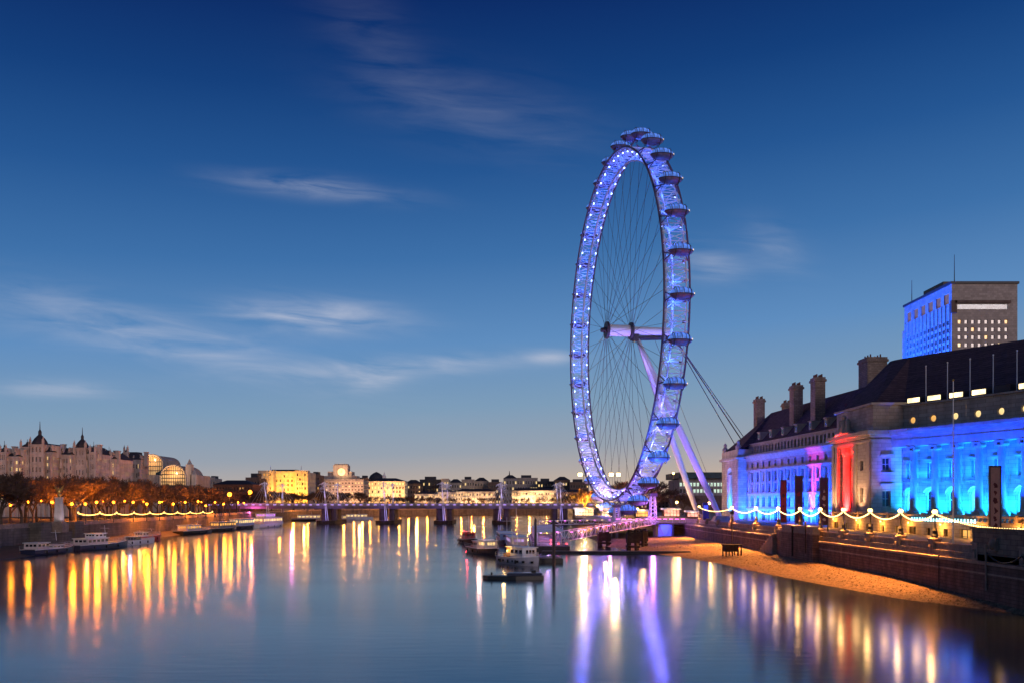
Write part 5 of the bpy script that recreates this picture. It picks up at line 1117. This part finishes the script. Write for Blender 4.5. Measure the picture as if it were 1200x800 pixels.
# ------------------------------------------------------------------ far buildings
def bldg(name, label, x0, x1, y, dp, zt, wall_m, roof=None, rows=4, cols=8, lit=.25, litm=None, z0=GZ, ww=.5, hh=.5, cat='building', roof_h=3.0, roofm=None, zlow=None, piers=False, win_side=True, detail=None, dark=None, cap=90):
    """block facing the river (-y) with recessed window grid; windows are parts"""
    b = Vector((x0, y, GZ)); t = T(name, label, cat, b); w = x1-x0; mb = MB(b); ops = []; zl = zlow if zlow else z0+4
    cw = w/cols; rh = (zt-1.2-zl)/rows
    for r in range(rows):
        for c in range(cols): u = (c+.5)*cw; z = zl+(r+.5)*rh; ops.append((u-cw*ww/2, u+cw*ww/2, z-rh*hh/2, z+rh*hh/2, 'r'))
    res = facade(mb, (x0, y), (x1, y), (0, 1), GZ, zt, ops, .5)
    mb.add([(x0, y, GZ), (x0, y+dp, GZ), (x1, y+dp, GZ), (x1, y, GZ), (x0, y, zt), (x0, y+dp, zt), (x1, y+dp, zt), (x1, y, zt)], [(0, 4, 5, 1), (1, 5, 6, 2), (4, 7, 6, 5)])
    n2_ = max(2, int(dp/cw)) if dp/cw < 40 else 12; cw2 = dp/n2_; ops2 = []
    for r in range(rows):
        for c in range(n2_): u = (c+.5)*cw2; z = zl+(r+.5)*rh; ops2.append((u-cw2*ww/2, u+cw2*ww/2, z-rh*hh/2, z+rh*hh/2, 'r'))
    side = facade(mb, (x1, y), (x1, y+dp), (-1, 0), GZ, zt, ops2, .5)
    sp_ = MB(b); sl_ = MB(b)
    for p, w_, h_, k in side: (sl_ if rnd.random() < lit else sp_).box((p.x, p.y, p.z+h_/2), (.05, w_, h_))
    if sp_.v: sp_.build('side_panes', dark or M['glassdark'], t, kind='stuff')
    if sl_.v: sl_.build('lit_side_panes', litm or M['winwarm'], t, kind='stuff')
    mb.build('wall', wall_m, t)
    tm = MB(b); tm.bb(x0-.3, x1+.3, y-.45, y-.003, zt-.9, zt-.3); tm.bb(x0-.15, x1+.15, y-.3, y-.003, zl-1.2, zl-.8)
    if piers:
        for c in range(cols+1): tm.bb(x0+c*cw-.25, x0+c*cw+.25, y-.4, y-.003, zl-.8, zt-.9)
    tm.build('cornice', wall_m, t)
    rs = MB(b); dk = dark or M['glassdark']
    key = ('far', round(cw*ww, 1), round(rh*hh, 1))
    for n_, (p, w_, h_, k) in enumerate(res):
        l = rnd.random() < lit; mat = (litm or M['winwarm']) if l else dk
        if n_ < len(res)-cap: rs.box((p.x, p.y, p.z+h_/2), (w_, .05, h_)); continue
        window(t, b, p, 0, w_, h_, 'r', mat, frame_mat=wall_m, bars=True)
    if rs.v: rs.build('lower_panes', dk, t, kind='stuff')
    rm = roofm or M['darkroof']
    if roof == 'hip':
        i = min(w, dp)*.35; rb_ = MB(b); rb_.add([(x0-.3, y-.3, zt), (x1+.3, y-.3, zt), (x1+.3, y+dp+.3, zt), (x0-.3, y+dp+.3, zt), (x0+i, y+i, zt+roof_h), (x1-i, y+i, zt+roof_h), (x1-i, y+dp-i, zt+roof_h), (x0+i, y+dp-i, zt+roof_h)], [(0, 1, 5, 4), (1, 2, 6, 5), (2, 3, 7, 6), (3, 0, 4, 7), (4, 5, 6, 7), (3, 2, 1, 0)]); rb_.build('roof', rm, t)
    elif roof == 'gable':
        rb_ = MB(b); ym = y+dp/2; rb_.add([(x0-.3, y-.3, zt), (x1+.3, y-.3, zt), (x1+.3, y+dp+.3, zt), (x0-.3, y+dp+.3, zt), (x0, ym, zt+roof_h), (x1, ym, zt+roof_h)], [(0, 1, 5, 4), (2, 3, 4, 5), (1, 2, 5), (3, 0, 4), (3, 2, 1, 0)]); rb_.build('roof', rm, t)
    elif roof == 'plant':
        rb_ = MB(b); rb_.bb(x0-.2, x1+.2, y-.2, y+.6, zt, zt+.8); rb_.build('parapet', wall_m, t)
        rb_ = MB(b); rb_.bb(x0+w*.2, x0+w*.7, y+dp*.3, y+dp*.8, zt+.003, zt+roof_h); rb_.build('plant_room', rm, t)
    else:
        rb_ = MB(b); rb_.bb(x0-.2, x1+.2, y-.2, y+.5, zt, zt+.7); rb_.build('parapet', wall_m, t)
    if detail: detail(t, b)
    return t
def pb(name, label, px0, px1, py, Y, dp, wall_m, **k):
    a = P(px0, py, Y); c = P(px1, py, Y); return bldg(name, label, a.x, c.x, Y, dp, a.z, wall_m, **k)
def turret(px, Y, base_py, eave_py, tip_py, wpx, wall_m, parent_label_fn=None):
    def f(t, b):
        c = P(px, eave_py, Y-1); zb = P(px, base_py, Y).z; zt = P(px, tip_py, Y).z; w = wpx/F*Y
        g = MB(b); g.bb(c.x-w/2, c.x+w/2, Y-1.5, Y-1.5+w, zb, c.z)
        for zz in (c.z-.4, c.z-4.2, c.z-8.5, c.z-13): g.bb(c.x-w/2-.3, c.x+w/2+.3, Y-1.85, Y-1.2+w, zz-.3, zz+.3)
        for s in (-1, 1): g.bb(c.x+s*w/2-.35, c.x+s*w/2+.35, Y-1.8, Y-1.5-.003, zb, c.z+2.2); g.lathe((c.x+s*w*.5, Y-1.3, c.z+.0), [(.55, 0), (.5, 1.8), (.05, 3.4)], 6)
        g.build('turret', wall_m, t)
        for zz in (c.z-3.4, c.z-7.6, c.z-12, c.z-16):
            for s in (-.28, 0, .28):
                if zz > GZ+3: window(t, b, (c.x+s*w, Y-1.53, zz), 0, w*.14, 2.2, 'r', M['glassdark'], 'turret_window', wall_m, bars=False)
        g = MB(b); hh_ = zt-c.z; g.lathe((c.x, Y-1.5+w/2, c.z), [(w*.62, 0), (w*.56, hh_*.12), (w*.40, hh_*.26), (w*.2, hh_*.38), (w*.13, hh_*.42), (w*.13, hh_*.56), (w*.04, hh_*.66), (.08, hh_)], 8); g.build('spire', M['darkroof'], t)
    return f
def multi(*fs):
    def f(t, b):
        for q in fs: q(t, b)
    return f
def gables(px0, px1, py, Y, n, h_, mat, pyr=None):
    def f(t, b):
        for i in range(n):
            c = P(px0+(px1-px0)*(i+.5)/n, py, Y); w = (px1-px0)/n/F*Y*.55; g = MB(b); g.add([(c.x-w/2, Y-.6, c.z-2), (c.x+w/2, Y-.6, c.z-2), (c.x+w/2, Y-.6, c.z+h_*.35), (c.x, Y-.6, c.z+h_), (c.x-w/2, Y-.6, c.z+h_*.35), (c.x-w/2, Y+2.4, c.z-2), (c.x+w/2, Y+2.4, c.z-2), (c.x+w/2, Y+2.4, c.z+h_*.35), (c.x, Y+2.4, c.z+h_), (c.x-w/2, Y+2.4, c.z+h_*.35)], [(0, 1, 2, 3, 4), (9, 8, 7, 6, 5), (1, 6, 7, 2), (2, 7, 8, 3), (3, 8, 9, 4), (4, 9, 5, 0)]); g.build('gable', mat, t)
    return f
def chims(px0, px1, py, Y, n, h_, mat, dy=6):
    def f(t, b):
        for i in range(n):
            c = P(px0+(px1-px0)*(i+.5)/n, py, Y); g = MB(b); g.bb(c.x-.9, c.x+.9, Y+dy, Y+dy+2, c.z-3, c.z+h_); g.bb(c.x-1.1, c.x+1.1, Y+dy-.2, Y+dy+2.2, c.z+h_, c.z+h_+.5); g.build('chimney', mat, t)
    return f
pl, brn, crm = M['pale'], M['brown'], M['cream']
def bays(px0, px1, py, Y, n, mat, seed=1):
    """canted full-height bays with their own windows, small gabled dormers and chimney shafts of uneven height"""
    def f(t, b):
        rr = random.Random(seed)
        for i in range(n):
            c = P(px0+(px1-px0)*(i+.5)/n, py, Y); w = (px1-px0)/n/F*Y; bw_ = w*rr.uniform(.34, .46); zt = c.z-rr.uniform(.3, 3.0)
            g = MB(b); g.prism([(c.x-bw_/2, Y-.003), (c.x-bw_/3, Y-1.4), (c.x+bw_/3, Y-1.4), (c.x+bw_/2, Y-.003)], GZ, zt)
            for zz in range(int(GZ)+6, int(zt), 4): g.prism([(c.x-bw_/2-.15, Y-.004), (c.x-bw_/3, Y-1.6), (c.x+bw_/3, Y-1.6), (c.x+bw_/2+.15, Y-.004)], zz, zz+.35)
            g.build('bay', mat, t)
            for zz in range(int(GZ)+8, int(zt)-1, 4):
                for s_ in (-.17, .17): window(t, b, (c.x+s_*bw_, Y-1.44, zz), 0, bw_*.2, 2.1, 'r', M['winwarm'] if rr.random() < .12 else M['glassdark'], 'bay_window', mat, bars=False)
            x = c.x+w*.45; g = MB(b); hh = rr.uniform(2.5, 5); g.bb(x-.8, x+.8, Y+3, Y+5, c.z-2, c.z+hh); g.bb(x-1.0, x+1.0, Y+2.8, Y+5.2, c.z+hh, c.z+hh+.4); g.build('chimney', mat, t)
            g = MB(b); x = c.x; dw = bw_*.4; g.add([(x-dw, Y+.4, c.z), (x+dw, Y+.4, c.z), (x+dw, Y+.4, c.z+1.8), (x, Y+.4, c.z+3.6), (x-dw, Y+.4, c.z+1.8), (x-dw, Y+4, c.z), (x+dw, Y+4, c.z), (x+dw, Y+4, c.z+1.8), (x, Y+4, c.z+3.6), (x-dw, Y+4, c.z+1.8)], [(0, 1, 2, 3, 4), (1, 6, 7, 2), (2, 7, 8, 3), (3, 8, 9, 4), (4, 9, 5, 0)]); g.build('dormer_gable', mat, t)
            g = MB(b); g.box((x, Y+.36, c.z+1.2), (dw*.7, .06, 1.5)); g.build('dormer_window', M['glassdark'], t)
    return f
rosy = pm('rosy_facade', (.52, .46, .42), .85, .25, .25, stain=.35)
# Whitehall side blocks, from the photo's edge towards the station
pb('mansion_block', 'pale stone mansion block with small gables at the photo edge', -60, 22, 534, 372, 22, rosy, rows=7, cols=14, roof='hip', roof_h=3.5, detail=multi(bays(-60, 22, 534, 372, 8, rosy, 3), turret(4, 372, 570, 529, 516, 7, rosy), turret(-22, 372, 570, 529, 510, 9, rosy)))
pb('mansion_block', 'pale stone mansion block with the taller dark spire', 22, 62, 529, 378, 22, rosy, rows=8, cols=9, roof='hip', roof_h=4, detail=multi(turret(43.5, 378, 570, 520, 493, 15, rosy), turret(30, 378, 570, 523, 514, 10, rosy), bays(50, 63, 530, 378, 2, rosy, 4), bays(21, 37, 531, 378, 2, rosy, 9)))
pb('mansion_block', 'pale stone mansion block linking the two spired blocks with a gold lit roof edge', 62, 84, 532, 384, 20, rosy, rows=7, cols=6, roof='hip', roof_h=3, detail=bays(62, 84, 533, 384, 3, rosy, 5))
pb('mansion_block', 'pale stone mansion block with the lower dark spire', 84, 112, 531, 388, 20, rosy, rows=7, cols=7, roof='hip', roof_h=3.5, detail=multi(turret(94, 388, 570, 524, 500, 13, rosy), bays(100, 112, 532, 388, 2, rosy, 6), turret(109, 388, 570, 529, 517, 6, rosy)))
gl = P(72, 528, 386); g = T('roof_lantern', 'small gold lit roof lantern between the two spires', 'roof lantern', (gl.x, 392, gl.z-1.6)); q = MB(); q.box((0, 0, .8), (3.4, 2.0, 1.4)); q.build('lit_glazing', M['winwarm'], g); q = MB(); q.box((0, 0, 1.6), (3.8, 2.4, .25)); q.build('cap', M['darkroof'], g)
pb('club_building', 'rosy stone club building with dark chimneys beside the lower spired block', 112, 134, 537, 404, 20, rosy, rows=6, cols=6, roof='hip', roof_h=3, detail=multi(bays(112, 134, 538, 404, 3, rosy, 7), chims(112, 134, 534, 404, 2, 2.5, M['darkroof']), turret(127, 404, 570, 534, 523, 6, rosy)))
pb('club_building', 'grey stone building under a broad dark roof with a slender spirelet', 134, 165, 538, 440, 9, pl, rows=5, cols=9, roof='hip', roof_h=4, detail=multi(turret(148, 440, 560, 529, 523, 4, pl), bays(152, 168, 541, 440, 2, pl, 8)))
pb('station_wing', 'tall pale office tower of the station with dark glazed strips', 146, 168, 535, 520, 8, pl, rows=6, cols=5, ww=.45, hh=.8, roof='plant', roof_h=3, lit=.1)
# riverside station building with two arched glazed fronts
sb = P(168, 575, 545); stn = T('station_building', 'riverside station offices with two round arched gold lit glass fronts', 'station', (sb.x, 545, GZ)); os_ = (sb.x, 545, GZ)
def arch_front(px, py, rpx, Y, zb_py, glow, flat=1.0):
    c = P(px, py, Y); r = rpx/F*Y; zb = P(px, zb_py, Y).z; n = 18; ring = [(c.x+r*math.cos(math.pi*i/n), c.z+r*flat*math.sin(math.pi*i/n)) for i in range(n+1)]
    g = MB(os_); g.path([(x, Y-.5, z) for x, z in [(c.x+r, zb)]+ring+[(c.x-r, zb)]], .75, 6); g.build('arch_rim', M['concrete'], stn)
    g = MB(os_)
    k = len(ring); pts = [(c.x+r, zb)]+ring+[(c.x-r, zb)]
    g.add([(x, Y, z) for x, z in pts]+[(x, Y+30, z) for x, z in pts], [tuple(range(len(pts)-1, -1, -1))]+[(i, i+1, len(pts)+i+1, len(pts)+i) for i in range(len(pts)-1)]); g.build('vault', M['pale'], stn)
    gpts = [(c.x+(x-c.x)*.93, zb+(z-zb)*.955) for x, z in pts]; g = MB(os_); g.add([(x, Y-.25, z) for x, z in gpts]+[(x, Y-.1, z) for x, z in gpts], [tuple(range(len(pts)-1, -1, -1)), tuple(range(len(pts), 2*len(pts)))]); g.build('arched_glazing', glow, stn)
    g = MB(os_); tot = c.z+r*flat-zb
    for j in range(1, 7):
        z = zb+tot*j/7.5; hw = r*.92 if z < c.z else r*math.sqrt(max(0, 1-((z-c.z)/(r*flat))**2))*.9
        g.bb(c.x-hw, c.x+hw, Y-.42, Y-.3, z-.28, z+.28)
    for i in range(-5, 6):
        x = c.x+i*r/6; zt = c.z+r*flat*math.sqrt(1-(i/6)**2)*.93; g.bb(x-.16, x+.16, Y-.4, Y-.28, zb, zt)
    g.build('glazing_bar', M['dark'], stn)
    for j, k in enumerate((0, 1)):
        q = MB(os_); z = zb+tot*(.05+.13*j); q.bb(c.x-r*.88, c.x+r*.88, Y-.3, Y-.26, z, z+tot*.09); q.build('dark_storey', M['glassdark'], stn)
    light('POINT', 'arch_light', (c.x, Y-5, c.z+r*.4), 5000, (1.0, .52, .2), shadow_soft_size=.5)
agl = litglass('arched_station_glow', (1.0, .62, .26), .5, .12)
arch_front(203.5, 560, 15.5, 545, 577, agl); arch_front(178.5, 543, 13, 575, 572, agl, .8)
g = MB(os_); a = P(168, 555, 548); c = P(190, 577, 548); g.bb(a.x, c.x, 546, 575, GZ, P(0, 556, 548).z); a = P(219, 555, 548); c = P(229, 577, 548); g.bb(a.x, c.x, 546, 575, GZ, P(0, 556, 548).z); g.build('wall', pl, stn)
for px, yt in ((221.5, 540), (227, 552)): a = P(px, yt, 545); g = MB(os_); g.bb(a.x-1.8, a.x+1.8, 544, 548, GZ, a.z-2); g.lathe((a.x, 546, a.z-2), [(1.9, 0), (1.2, 1.2), (.2, 3.4)], 6); g.build('stair_tower', rosy, stn)
g = MB(os_); a = P(192, 548, 560); g.prism([(a.x-5, 560), (a.x+9, 560), (a.x+9, 590), (a.x-5, 590)], P(0, 560, 560).z, [P(0, 553, 560).z, P(0, 545, 560).z, P(0, 545, 560).z, P(0, 553, 560).z]); g.build('linking_roof', M['tealroof'], stn)
# lower blocks towards the bridge
pb('office_block', 'narrow pale office block just beyond the station arches', 231, 240, 562, 640, 16, pl, rows=4, cols=3, roof='plant')
pb('office_block', 'dark topped office block with a pale side near the bridge end', 243, 252, 560, 660, 16, pl, rows=4, cols=3, roof='plant', roof_h=2)
pb('brick_block', 'long low red brick block behind the bright amber lamps', 250, 296, 567, 600, 20, M['redbrick'], rows=4, cols=14, roof='hip', roof_h=3, lit=.2, litm=M['wingold'])
pb('brick_block', 'dark brick block with two stubby towers behind the first bridge pylon', 288, 304, 560, 660, 20, brn, rows=4, cols=5, roof='plant', roof_h=4)
# gold floodlit block
def adel(t, b):
    for px, yt in ((316, 545), (322, 549), (352, 545)):
        a = P(px, yt, 700); g = MB(b); g.tube((a.x, 703, P(0, 553, 700).z), (a.x, 703, a.z), .5, .2, n=6); g.build('roof_mast', M['white'], t)
    for px0, px1, yt in ((304, 322, 551), (347, 362, 551)):
        a = P(px0, yt, 696); c = P(px1, yt, 696); g = MB(b); g.bb(a.x, c.x, 692, 700.0-.003, GZ, a.z); 
        for k in range(5): x = a.x+(c.x-a.x)*(k+.5)/5; g.bb(x-.35, x+.35, 691.4, 692-.003, 12, a.z-1)
        g.build('projecting_bay', crm, t)
        for r in range(7):
            for k in range(4): x = a.x+(c.x-a.x)*(k+1)/5; window(t, b, (x, 691.97, 11+r*3.6), 0, 1.3, 2.2, 'r', M['wingold'] if (r+k) % 3 else M['glassdark'], 'bay_window', crm, bars=False)
gold = pb('grand_block', 'broad cream stone block floodlit gold with projecting end bays', 304, 362, 553, 700, 24, crm, rows=7, cols=13, ww=.42, hh=.6, lit=.5, litm=M['wingold'], roof='plant', roof_h=2.5, piers=True, detail=adel)
for px in (308, 316, 325, 333, 341, 350, 358): a = P(px, 580, 684); light('SPOT', 'facade_floodlight', (a.x, 672, 8), 62000, (1.0, .42, .045), aim=(a.x, 697, 24), spot_size=R_(75), spot_blend=.7, shadow_soft_size=.5)
# stepped clock tower block
def shellm(t, b):
    for px0, px1, yt, Y in ((372, 418, 557, 803), (384, 412, 552, 806)):
        a = P(px0, yt, Y); c = P(px1, yt, Y); g = MB(b); g.bb(a.x, c.x, Y, Y+16, P(0, 562, 800).z, a.z); g.build('set_back_storey', pl, t)
    a = P(391, 543, 806); c = P(408, 543, 806); g = MB(b); g.bb(a.x, c.x, 803.5, 816, P(0, 558, 800).z, a.z-1.2); g.bb(a.x+1, c.x-1, 804.5, 815, a.z-1.2, a.z); g.build('clock_tower', pl, t)
    m_ = (a.x+c.x)/2+1.0; g = MB(b); g.tube((m_, 803.3, a.z-7.5), (m_, 803.0, a.z-7.5), 3.4, n=24); g.build('clock_face', em('lit_clock_face', (1.0, .72, .38), .6), t); g = MB(b); g.box((m_+.5, 802.85, a.z-6.9), (.3, .1, 2.6)); g.box((m_-.8, 802.85, a.z-7.6), (1.8, .1, .3)); g.build('clock_hands', M['iron'], t)
pb('clock_tower_block', 'stepped pale stone office block crowned by a square clock tower', 366, 426, 562, 800, 30, pl, rows=7, cols=16, ww=.5, hh=.45, lit=.22, roof=None, detail=shellm)
a = P(399, 560, 790); light('SPOT', 'facade_floodlight', (a.x, 786, 36), 16000, (1.0, .6, .28), aim=(a.x, 803, 42), spot_size=R_(70), spot_blend=.6, shadow_soft_size=.5)
for px in (375, 395, 415): a = P(px, 580, 780); light('SPOT', 'facade_floodlight', (a.x, 774, 8), 65000, (1.0, .50, .25), aim=(a.x, 800, 22), spot_size=R_(80), spot_blend=.7, shadow_soft_size=.5)
pb('brick_block', 'brown block with warm roof edge between the gold block and the clock tower', 363, 374, 556, 760, 20, brn, rows=6, cols=4, lit=.3, litm=M['wingold'], roof='plant')
# golden hotel front with tall pilasters
def hotl(t, b):
    a = P(440, 554, 862); g = MB(b); g.lathe((a.x, 868, P(0, 563, 850).z), [(8, 0), (7.6, 3), (6, 6), (3, 8.2), (.4, 9.4)], 14); g.build('dome', M['darkroof'], t)
    a = P(450, 553, 862); g = MB(b); g.bb(a.x-1.5, a.x+1.5, 862, 866, P(0, 563, 850).z, a.z-4); g.lathe((a.x, 864, a.z-4), [(1.8, 0), (.8, 2), (.15, 4.5)], 7); g.build('roof_spire', M['white'], t)
pb('hotel', 'cream hotel front floodlit gold between tall white pilasters', 431, 474, 563, 850, 28, crm, rows=6, cols=12, ww=.5, hh=.7, lit=.55, litm=M['winwarm'], roof='hip', roof_h=3, piers=True, detail=hotl)
for px in (434, 443, 452, 461, 470): a = P(px, 580, 830); light('SPOT', 'facade_floodlight', (a.x, 824, 8), 52000, (1.0, .50, .16), aim=(a.x, 850, 22), spot_size=R_(80), spot_blend=.7, shadow_soft_size=.5)
pb('brick_block', 'narrow dark brown block beside the golden hotel front', 421, 431, 560, 845, 20, brn, rows=6, cols=3, lit=.2, roof='plant')
far = [(474, 493, 566, 900, brn, 'brown block with pale roof sheds beyond the golden hotel', 'hip', .2), (492, 517, 562, 930, M['darkroof'], 'long dark glass office block with flat roof beyond the hotel', 'plant', .15), (517, 526, 561, 900, crm, 'narrow gold lit cream block with pale portico', None, .7), (526, 541, 565, 940, pl, 'pale block under dark gables past the gold lit portico', 'hip', .25), (541, 556, 562, 960, pl, 'pale block with two dark roof boxes', 'plant', .3), (556, 572, 563, 980, pl, 'pale block with a clustered roofline', 'hip', .25),
       (572, 590, 565, 960, brn, 'brown block between the leaning white pylons', 'plant', .3), (590, 606, 560, 1000, pl, 'pale block below the thin distant spire', 'hip', .25), (606, 630, 560, 1010, pl, 'pale hilltop block with dark roof rising behind the long lit terrace', 'plant', .3), (630, 650, 564, 990, M['darkroof'], 'dark flat block behind the long lit terrace', 'plant', .15), (650, 668, 562, 960, brn, 'brown block beside the orange lit tree', 'hip', .3), (668, 690, 565, 940, brn, 'dark block hidden partly by the orange lit tree', 'plant', .2)]
for i, (a0, a1, yt, Y, mt, lab, rf_, lt) in enumerate(far):
    pb('city_block', lab, a0, a1, yt, Y, 24, mt, rows=4, cols=max(3, int((a1-a0)/3)), lit=lt, roof=rf_, roof_h=4)
sp = P(597, 551, 1100); t = T('church_spire', 'thin distant church spire above the city blocks', 'spire', (sp.x, 1100, GZ)); g = MB(); g.box((0, 0, (sp.z-GZ)*.35), (5, 5, (sp.z-GZ)*.7)); g.build('tower', M['stone_plain'], t); g = MB(); g.lathe((0, 0, (sp.z-GZ)*.7), [(2.6, 0), (1.4, 3), (.2, (sp.z-GZ)*.3)], 8); g.build('steeple', M['darkroof'], t)
# long lit terraces nearer the water
lng = [(486, 512, 578, 840, rosy, 'long low rosy terrace beyond the railway bridge', .3), (512, 534, 576, 850, rosy, 'rosy terrace with lit windows past the dark glass office', .4), (534, 580, 575, 860, rosy, 'long pale terrace with gold lit windows behind the leaning pylons', .45), (600, 652, 574, 880, crm, 'long cream riverside palace front glowing gold', .6), (652, 690, 576, 870, brn, 'low brown terrace beside the orange lit tree', .3)]
for a0, a1, yt, Y, mt, lab, lt in lng:
    pb('terrace_block', lab, a0, a1, yt, Y, 18, mt, rows=3, cols=int((a1-a0)/2.6), lit=lt, roof='hip', roof_h=2.5, zlow=9, piers=mt is crm)
    for k in range(max(1, int((a1-a0)/14))):
        a = P(a0+(k+.5)*14, 580, Y-22); light('SPOT', 'facade_floodlight', (a.x, Y-20, 7.5), 80000 if mt is crm else 42000, (1.0, .62, .3), aim=(a.x, Y, 14), spot_size=R_(90), spot_blend=.7, shadow_soft_size=.5)
# trees and lamps along the far bank
fi = 0
for px, Y, h_ in [(306, 600, 11), (318, 615, 12), (332, 640, 12), (345, 650, 11), (357, 655, 11), (369, 670, 12), (383, 690, 13), (396, 715, 12), (409, 735, 12), (421, 760, 13), (433, 790, 10), (446, 800, 10), (458, 806, 10), (470, 815, 10), (483, 822, 10), (497, 826, 10), (512, 835, 9), (528, 843, 9), (545, 850, 9), (563, 852, 9), (580, 856, 9), (600, 864, 9), (617, 868, 9), (634, 872, 9), (650, 866, 9), (667, 862, 9)]:
    a = P(px, 590, Y); yb = Y
    if (a.x-interp(WESTW, Y)) > -6 and Y < 800: a.x = interp(WESTW, Y)-10
    tree(a.x, Y, GZ, h_*1.25, 'bare far bank tree past the railway bridge, %s along' % ordw(fi), 'bare trees on the far bank', wide=1.4); fi += 1
for i, px in enumerate((300, 310, 327, 343, 360, 378, 390, 402, 414, 424, 433, 444, 456, 467, 478, 488, 500, 511, 523, 540, 552, 566, 585, 605, 620, 640, 660)):
    Y = 560+i*13 if i < 12 else 745+(i-12)*7.2
    a = P(px, 599, Y); street_lamp(a.x, Y, GZ-.2, 'small amber far bank lamp past the bridge, %s along' % ordw(i), 'amber lamps on the far bank', 6500 if i % 3 else 11000, M['sodium'], (1.0, .32, .035), h_=4.5, r=.55 if i % 4 else .9)
# ------------------------------------------------------------------ trees and buildings beyond the wheel on the east side
def leafy_or_bare(px, Y, h_, lab, grp='bare trees behind the wheel'): a = P(px, 600, Y); return tree(a.x, Y, GZ, h_, lab, grp, wide=1.25)
leafy_or_bare(686, 402, 13.0, 'bare tree glowing bright orange beside the near floodlight mast')
for i, (px, Y, h_) in enumerate(((706, 440, 15), (719, 420, 14), (733, 425, 17), (745, 410, 18), (757, 405, 17), (768, 400, 15), (786, 398, 13), (672, 520, 12), (695, 500, 14), (800, 430, 11), (812, 440, 9))):
    leafy_or_bare(px, Y, h_, 'bare mauve tree behind the wheel rim, %s from the orange lit tree' % ordw(i))
a = P(684, 590, 398); light('POINT', 'tree_light', (a.x-1, 396, 10), 36000, (1.0, .55, .04), shadow_soft_size=.4); light('POINT', 'tree_light', (a.x+3, 399, 15), 24000, (1.0, .22, .02), shadow_soft_size=.4)
for px in (735, 760): a = P(px, 590, 400); light('POINT', 'park_light', (a.x, 396, 11), 3500, (1.0, .38, .5), shadow_soft_size=.4)
for px0, lab in ((684, 'tall mast with a pair of dazzling floodlights beside the orange lit tree'), (720.5, 'tall mast with a pair of dazzling floodlights seen through the spokes')):
    Y = 400; a = P(px0, 556, Y); t = T('floodlight_mast', lab, 'floodlight mast', (a.x, Y, GZ), 0, 'floodlight masts behind the wheel'); h_ = a.z-GZ
    g = MB(); g.tube((0, 0, 0), (0, 0, h_), .16, .1, n=7); g.tube((-2.1, 0, h_), (2.1, 0, h_), .09, n=5); g.build('mast', M['iron'], t)
    for s in (-1.65, 1.65):
        g = MB(); g.box((s, .12, h_+.2), (2.1, .3, 1.6)); g.build('lamp_housing', M['iron'], t); g = MB(); g.box((s, -.1, h_+.2), (1.8, .1, 1.35)); g.build('lamp_glass', M['flood'], t)
    light('SPOT', 'mast_floodlight', (a.x, Y-1.0, a.z+.2), 30000, (1.0, .6, .24), aim=(a.x-6, Y-60, 4), spot_size=R_(130), spot_blend=.8, shadow_soft_size=.4)
for i, (px, py, Y) in enumerate(((793, 588, 330), (789, 554, 420), (831, 589, 300), (700, 592, 380), (752, 586, 360), (747, 596, 318))):
    a = P(px, py, Y); street_lamp(a.x, Y, GZ, 'warm park lamp %s' % ('behind the wheel leg beside the gold kiosk', 'high beside the pale concert hall roof', 'at the foot of the second wheel leg', 'beside the far kiosk', 'between the mauve trees', 'on the platform edge below the capsules')[i], 'park lamps around the wheel', 2600, em('park_lamp', (1.0, .6, .18), 9), (1.0, .5, .15), h_=a.z-GZ-.4, r=.5)
# concert hall with teal roof
def rfh(t, b):
    a = P(798, 556, 520); c = P(862, 556, 520); g = MB(b); g.prism([(a.x-2, 516), (c.x, 516), (c.x, 560), (a.x-2, 560)], P(0, 560, 520).z, P(0, 553, 520).z); g.build('flat_roof', M['tealroof'], t)
    a = P(792, 585, 508); c = P(862, 585, 508); g = MB(b); g.bb(a.x, c.x, 508, 519.99, GZ, P(0, 580, 508).z); g.build('lower_terrace', M['brown'], t)
pb('concert_hall', 'pale concert hall with teal roof and cool lit glass front between the wheel legs', 796, 860, 561, 520, 36, M['concrete'], rows=3, cols=16, ww=.72, hh=.62, lit=.75, litm=M['wincool'], zlow=13, detail=rfh)
pb('riverside_block', 'low brown block beyond the near trees behind the wheel', 742, 792, 584, 560, 20, brn, rows=2, cols=12, lit=.4, litm=M['winwarm'], roof=None, zlow=8)
# blue sign post by the wheel leg
sgn = P(827, 585, 288); t = T('information_post', 'tall narrow blue lit information post beside the wheel leg', 'sign post', (sgn.x, 288, GZ)); g = MB(); g.box((0, 0, 3.0), (1.9, .5, 6.2)); g.build('panel', pm('blue_sign_paint', (.03, .03, .25), .4, .2, 1), t); g = MB(); g.box((0, 0, .1), (2.4, 1, .2)); g.build('plinth', M['concrete'], t); g = MB(); g.box((0, -.27, 4.4), (1.4, .04, 1.6)); g.build('lit_panel', em('blue_panel_glow', (.08, .12, .9), .8), t)
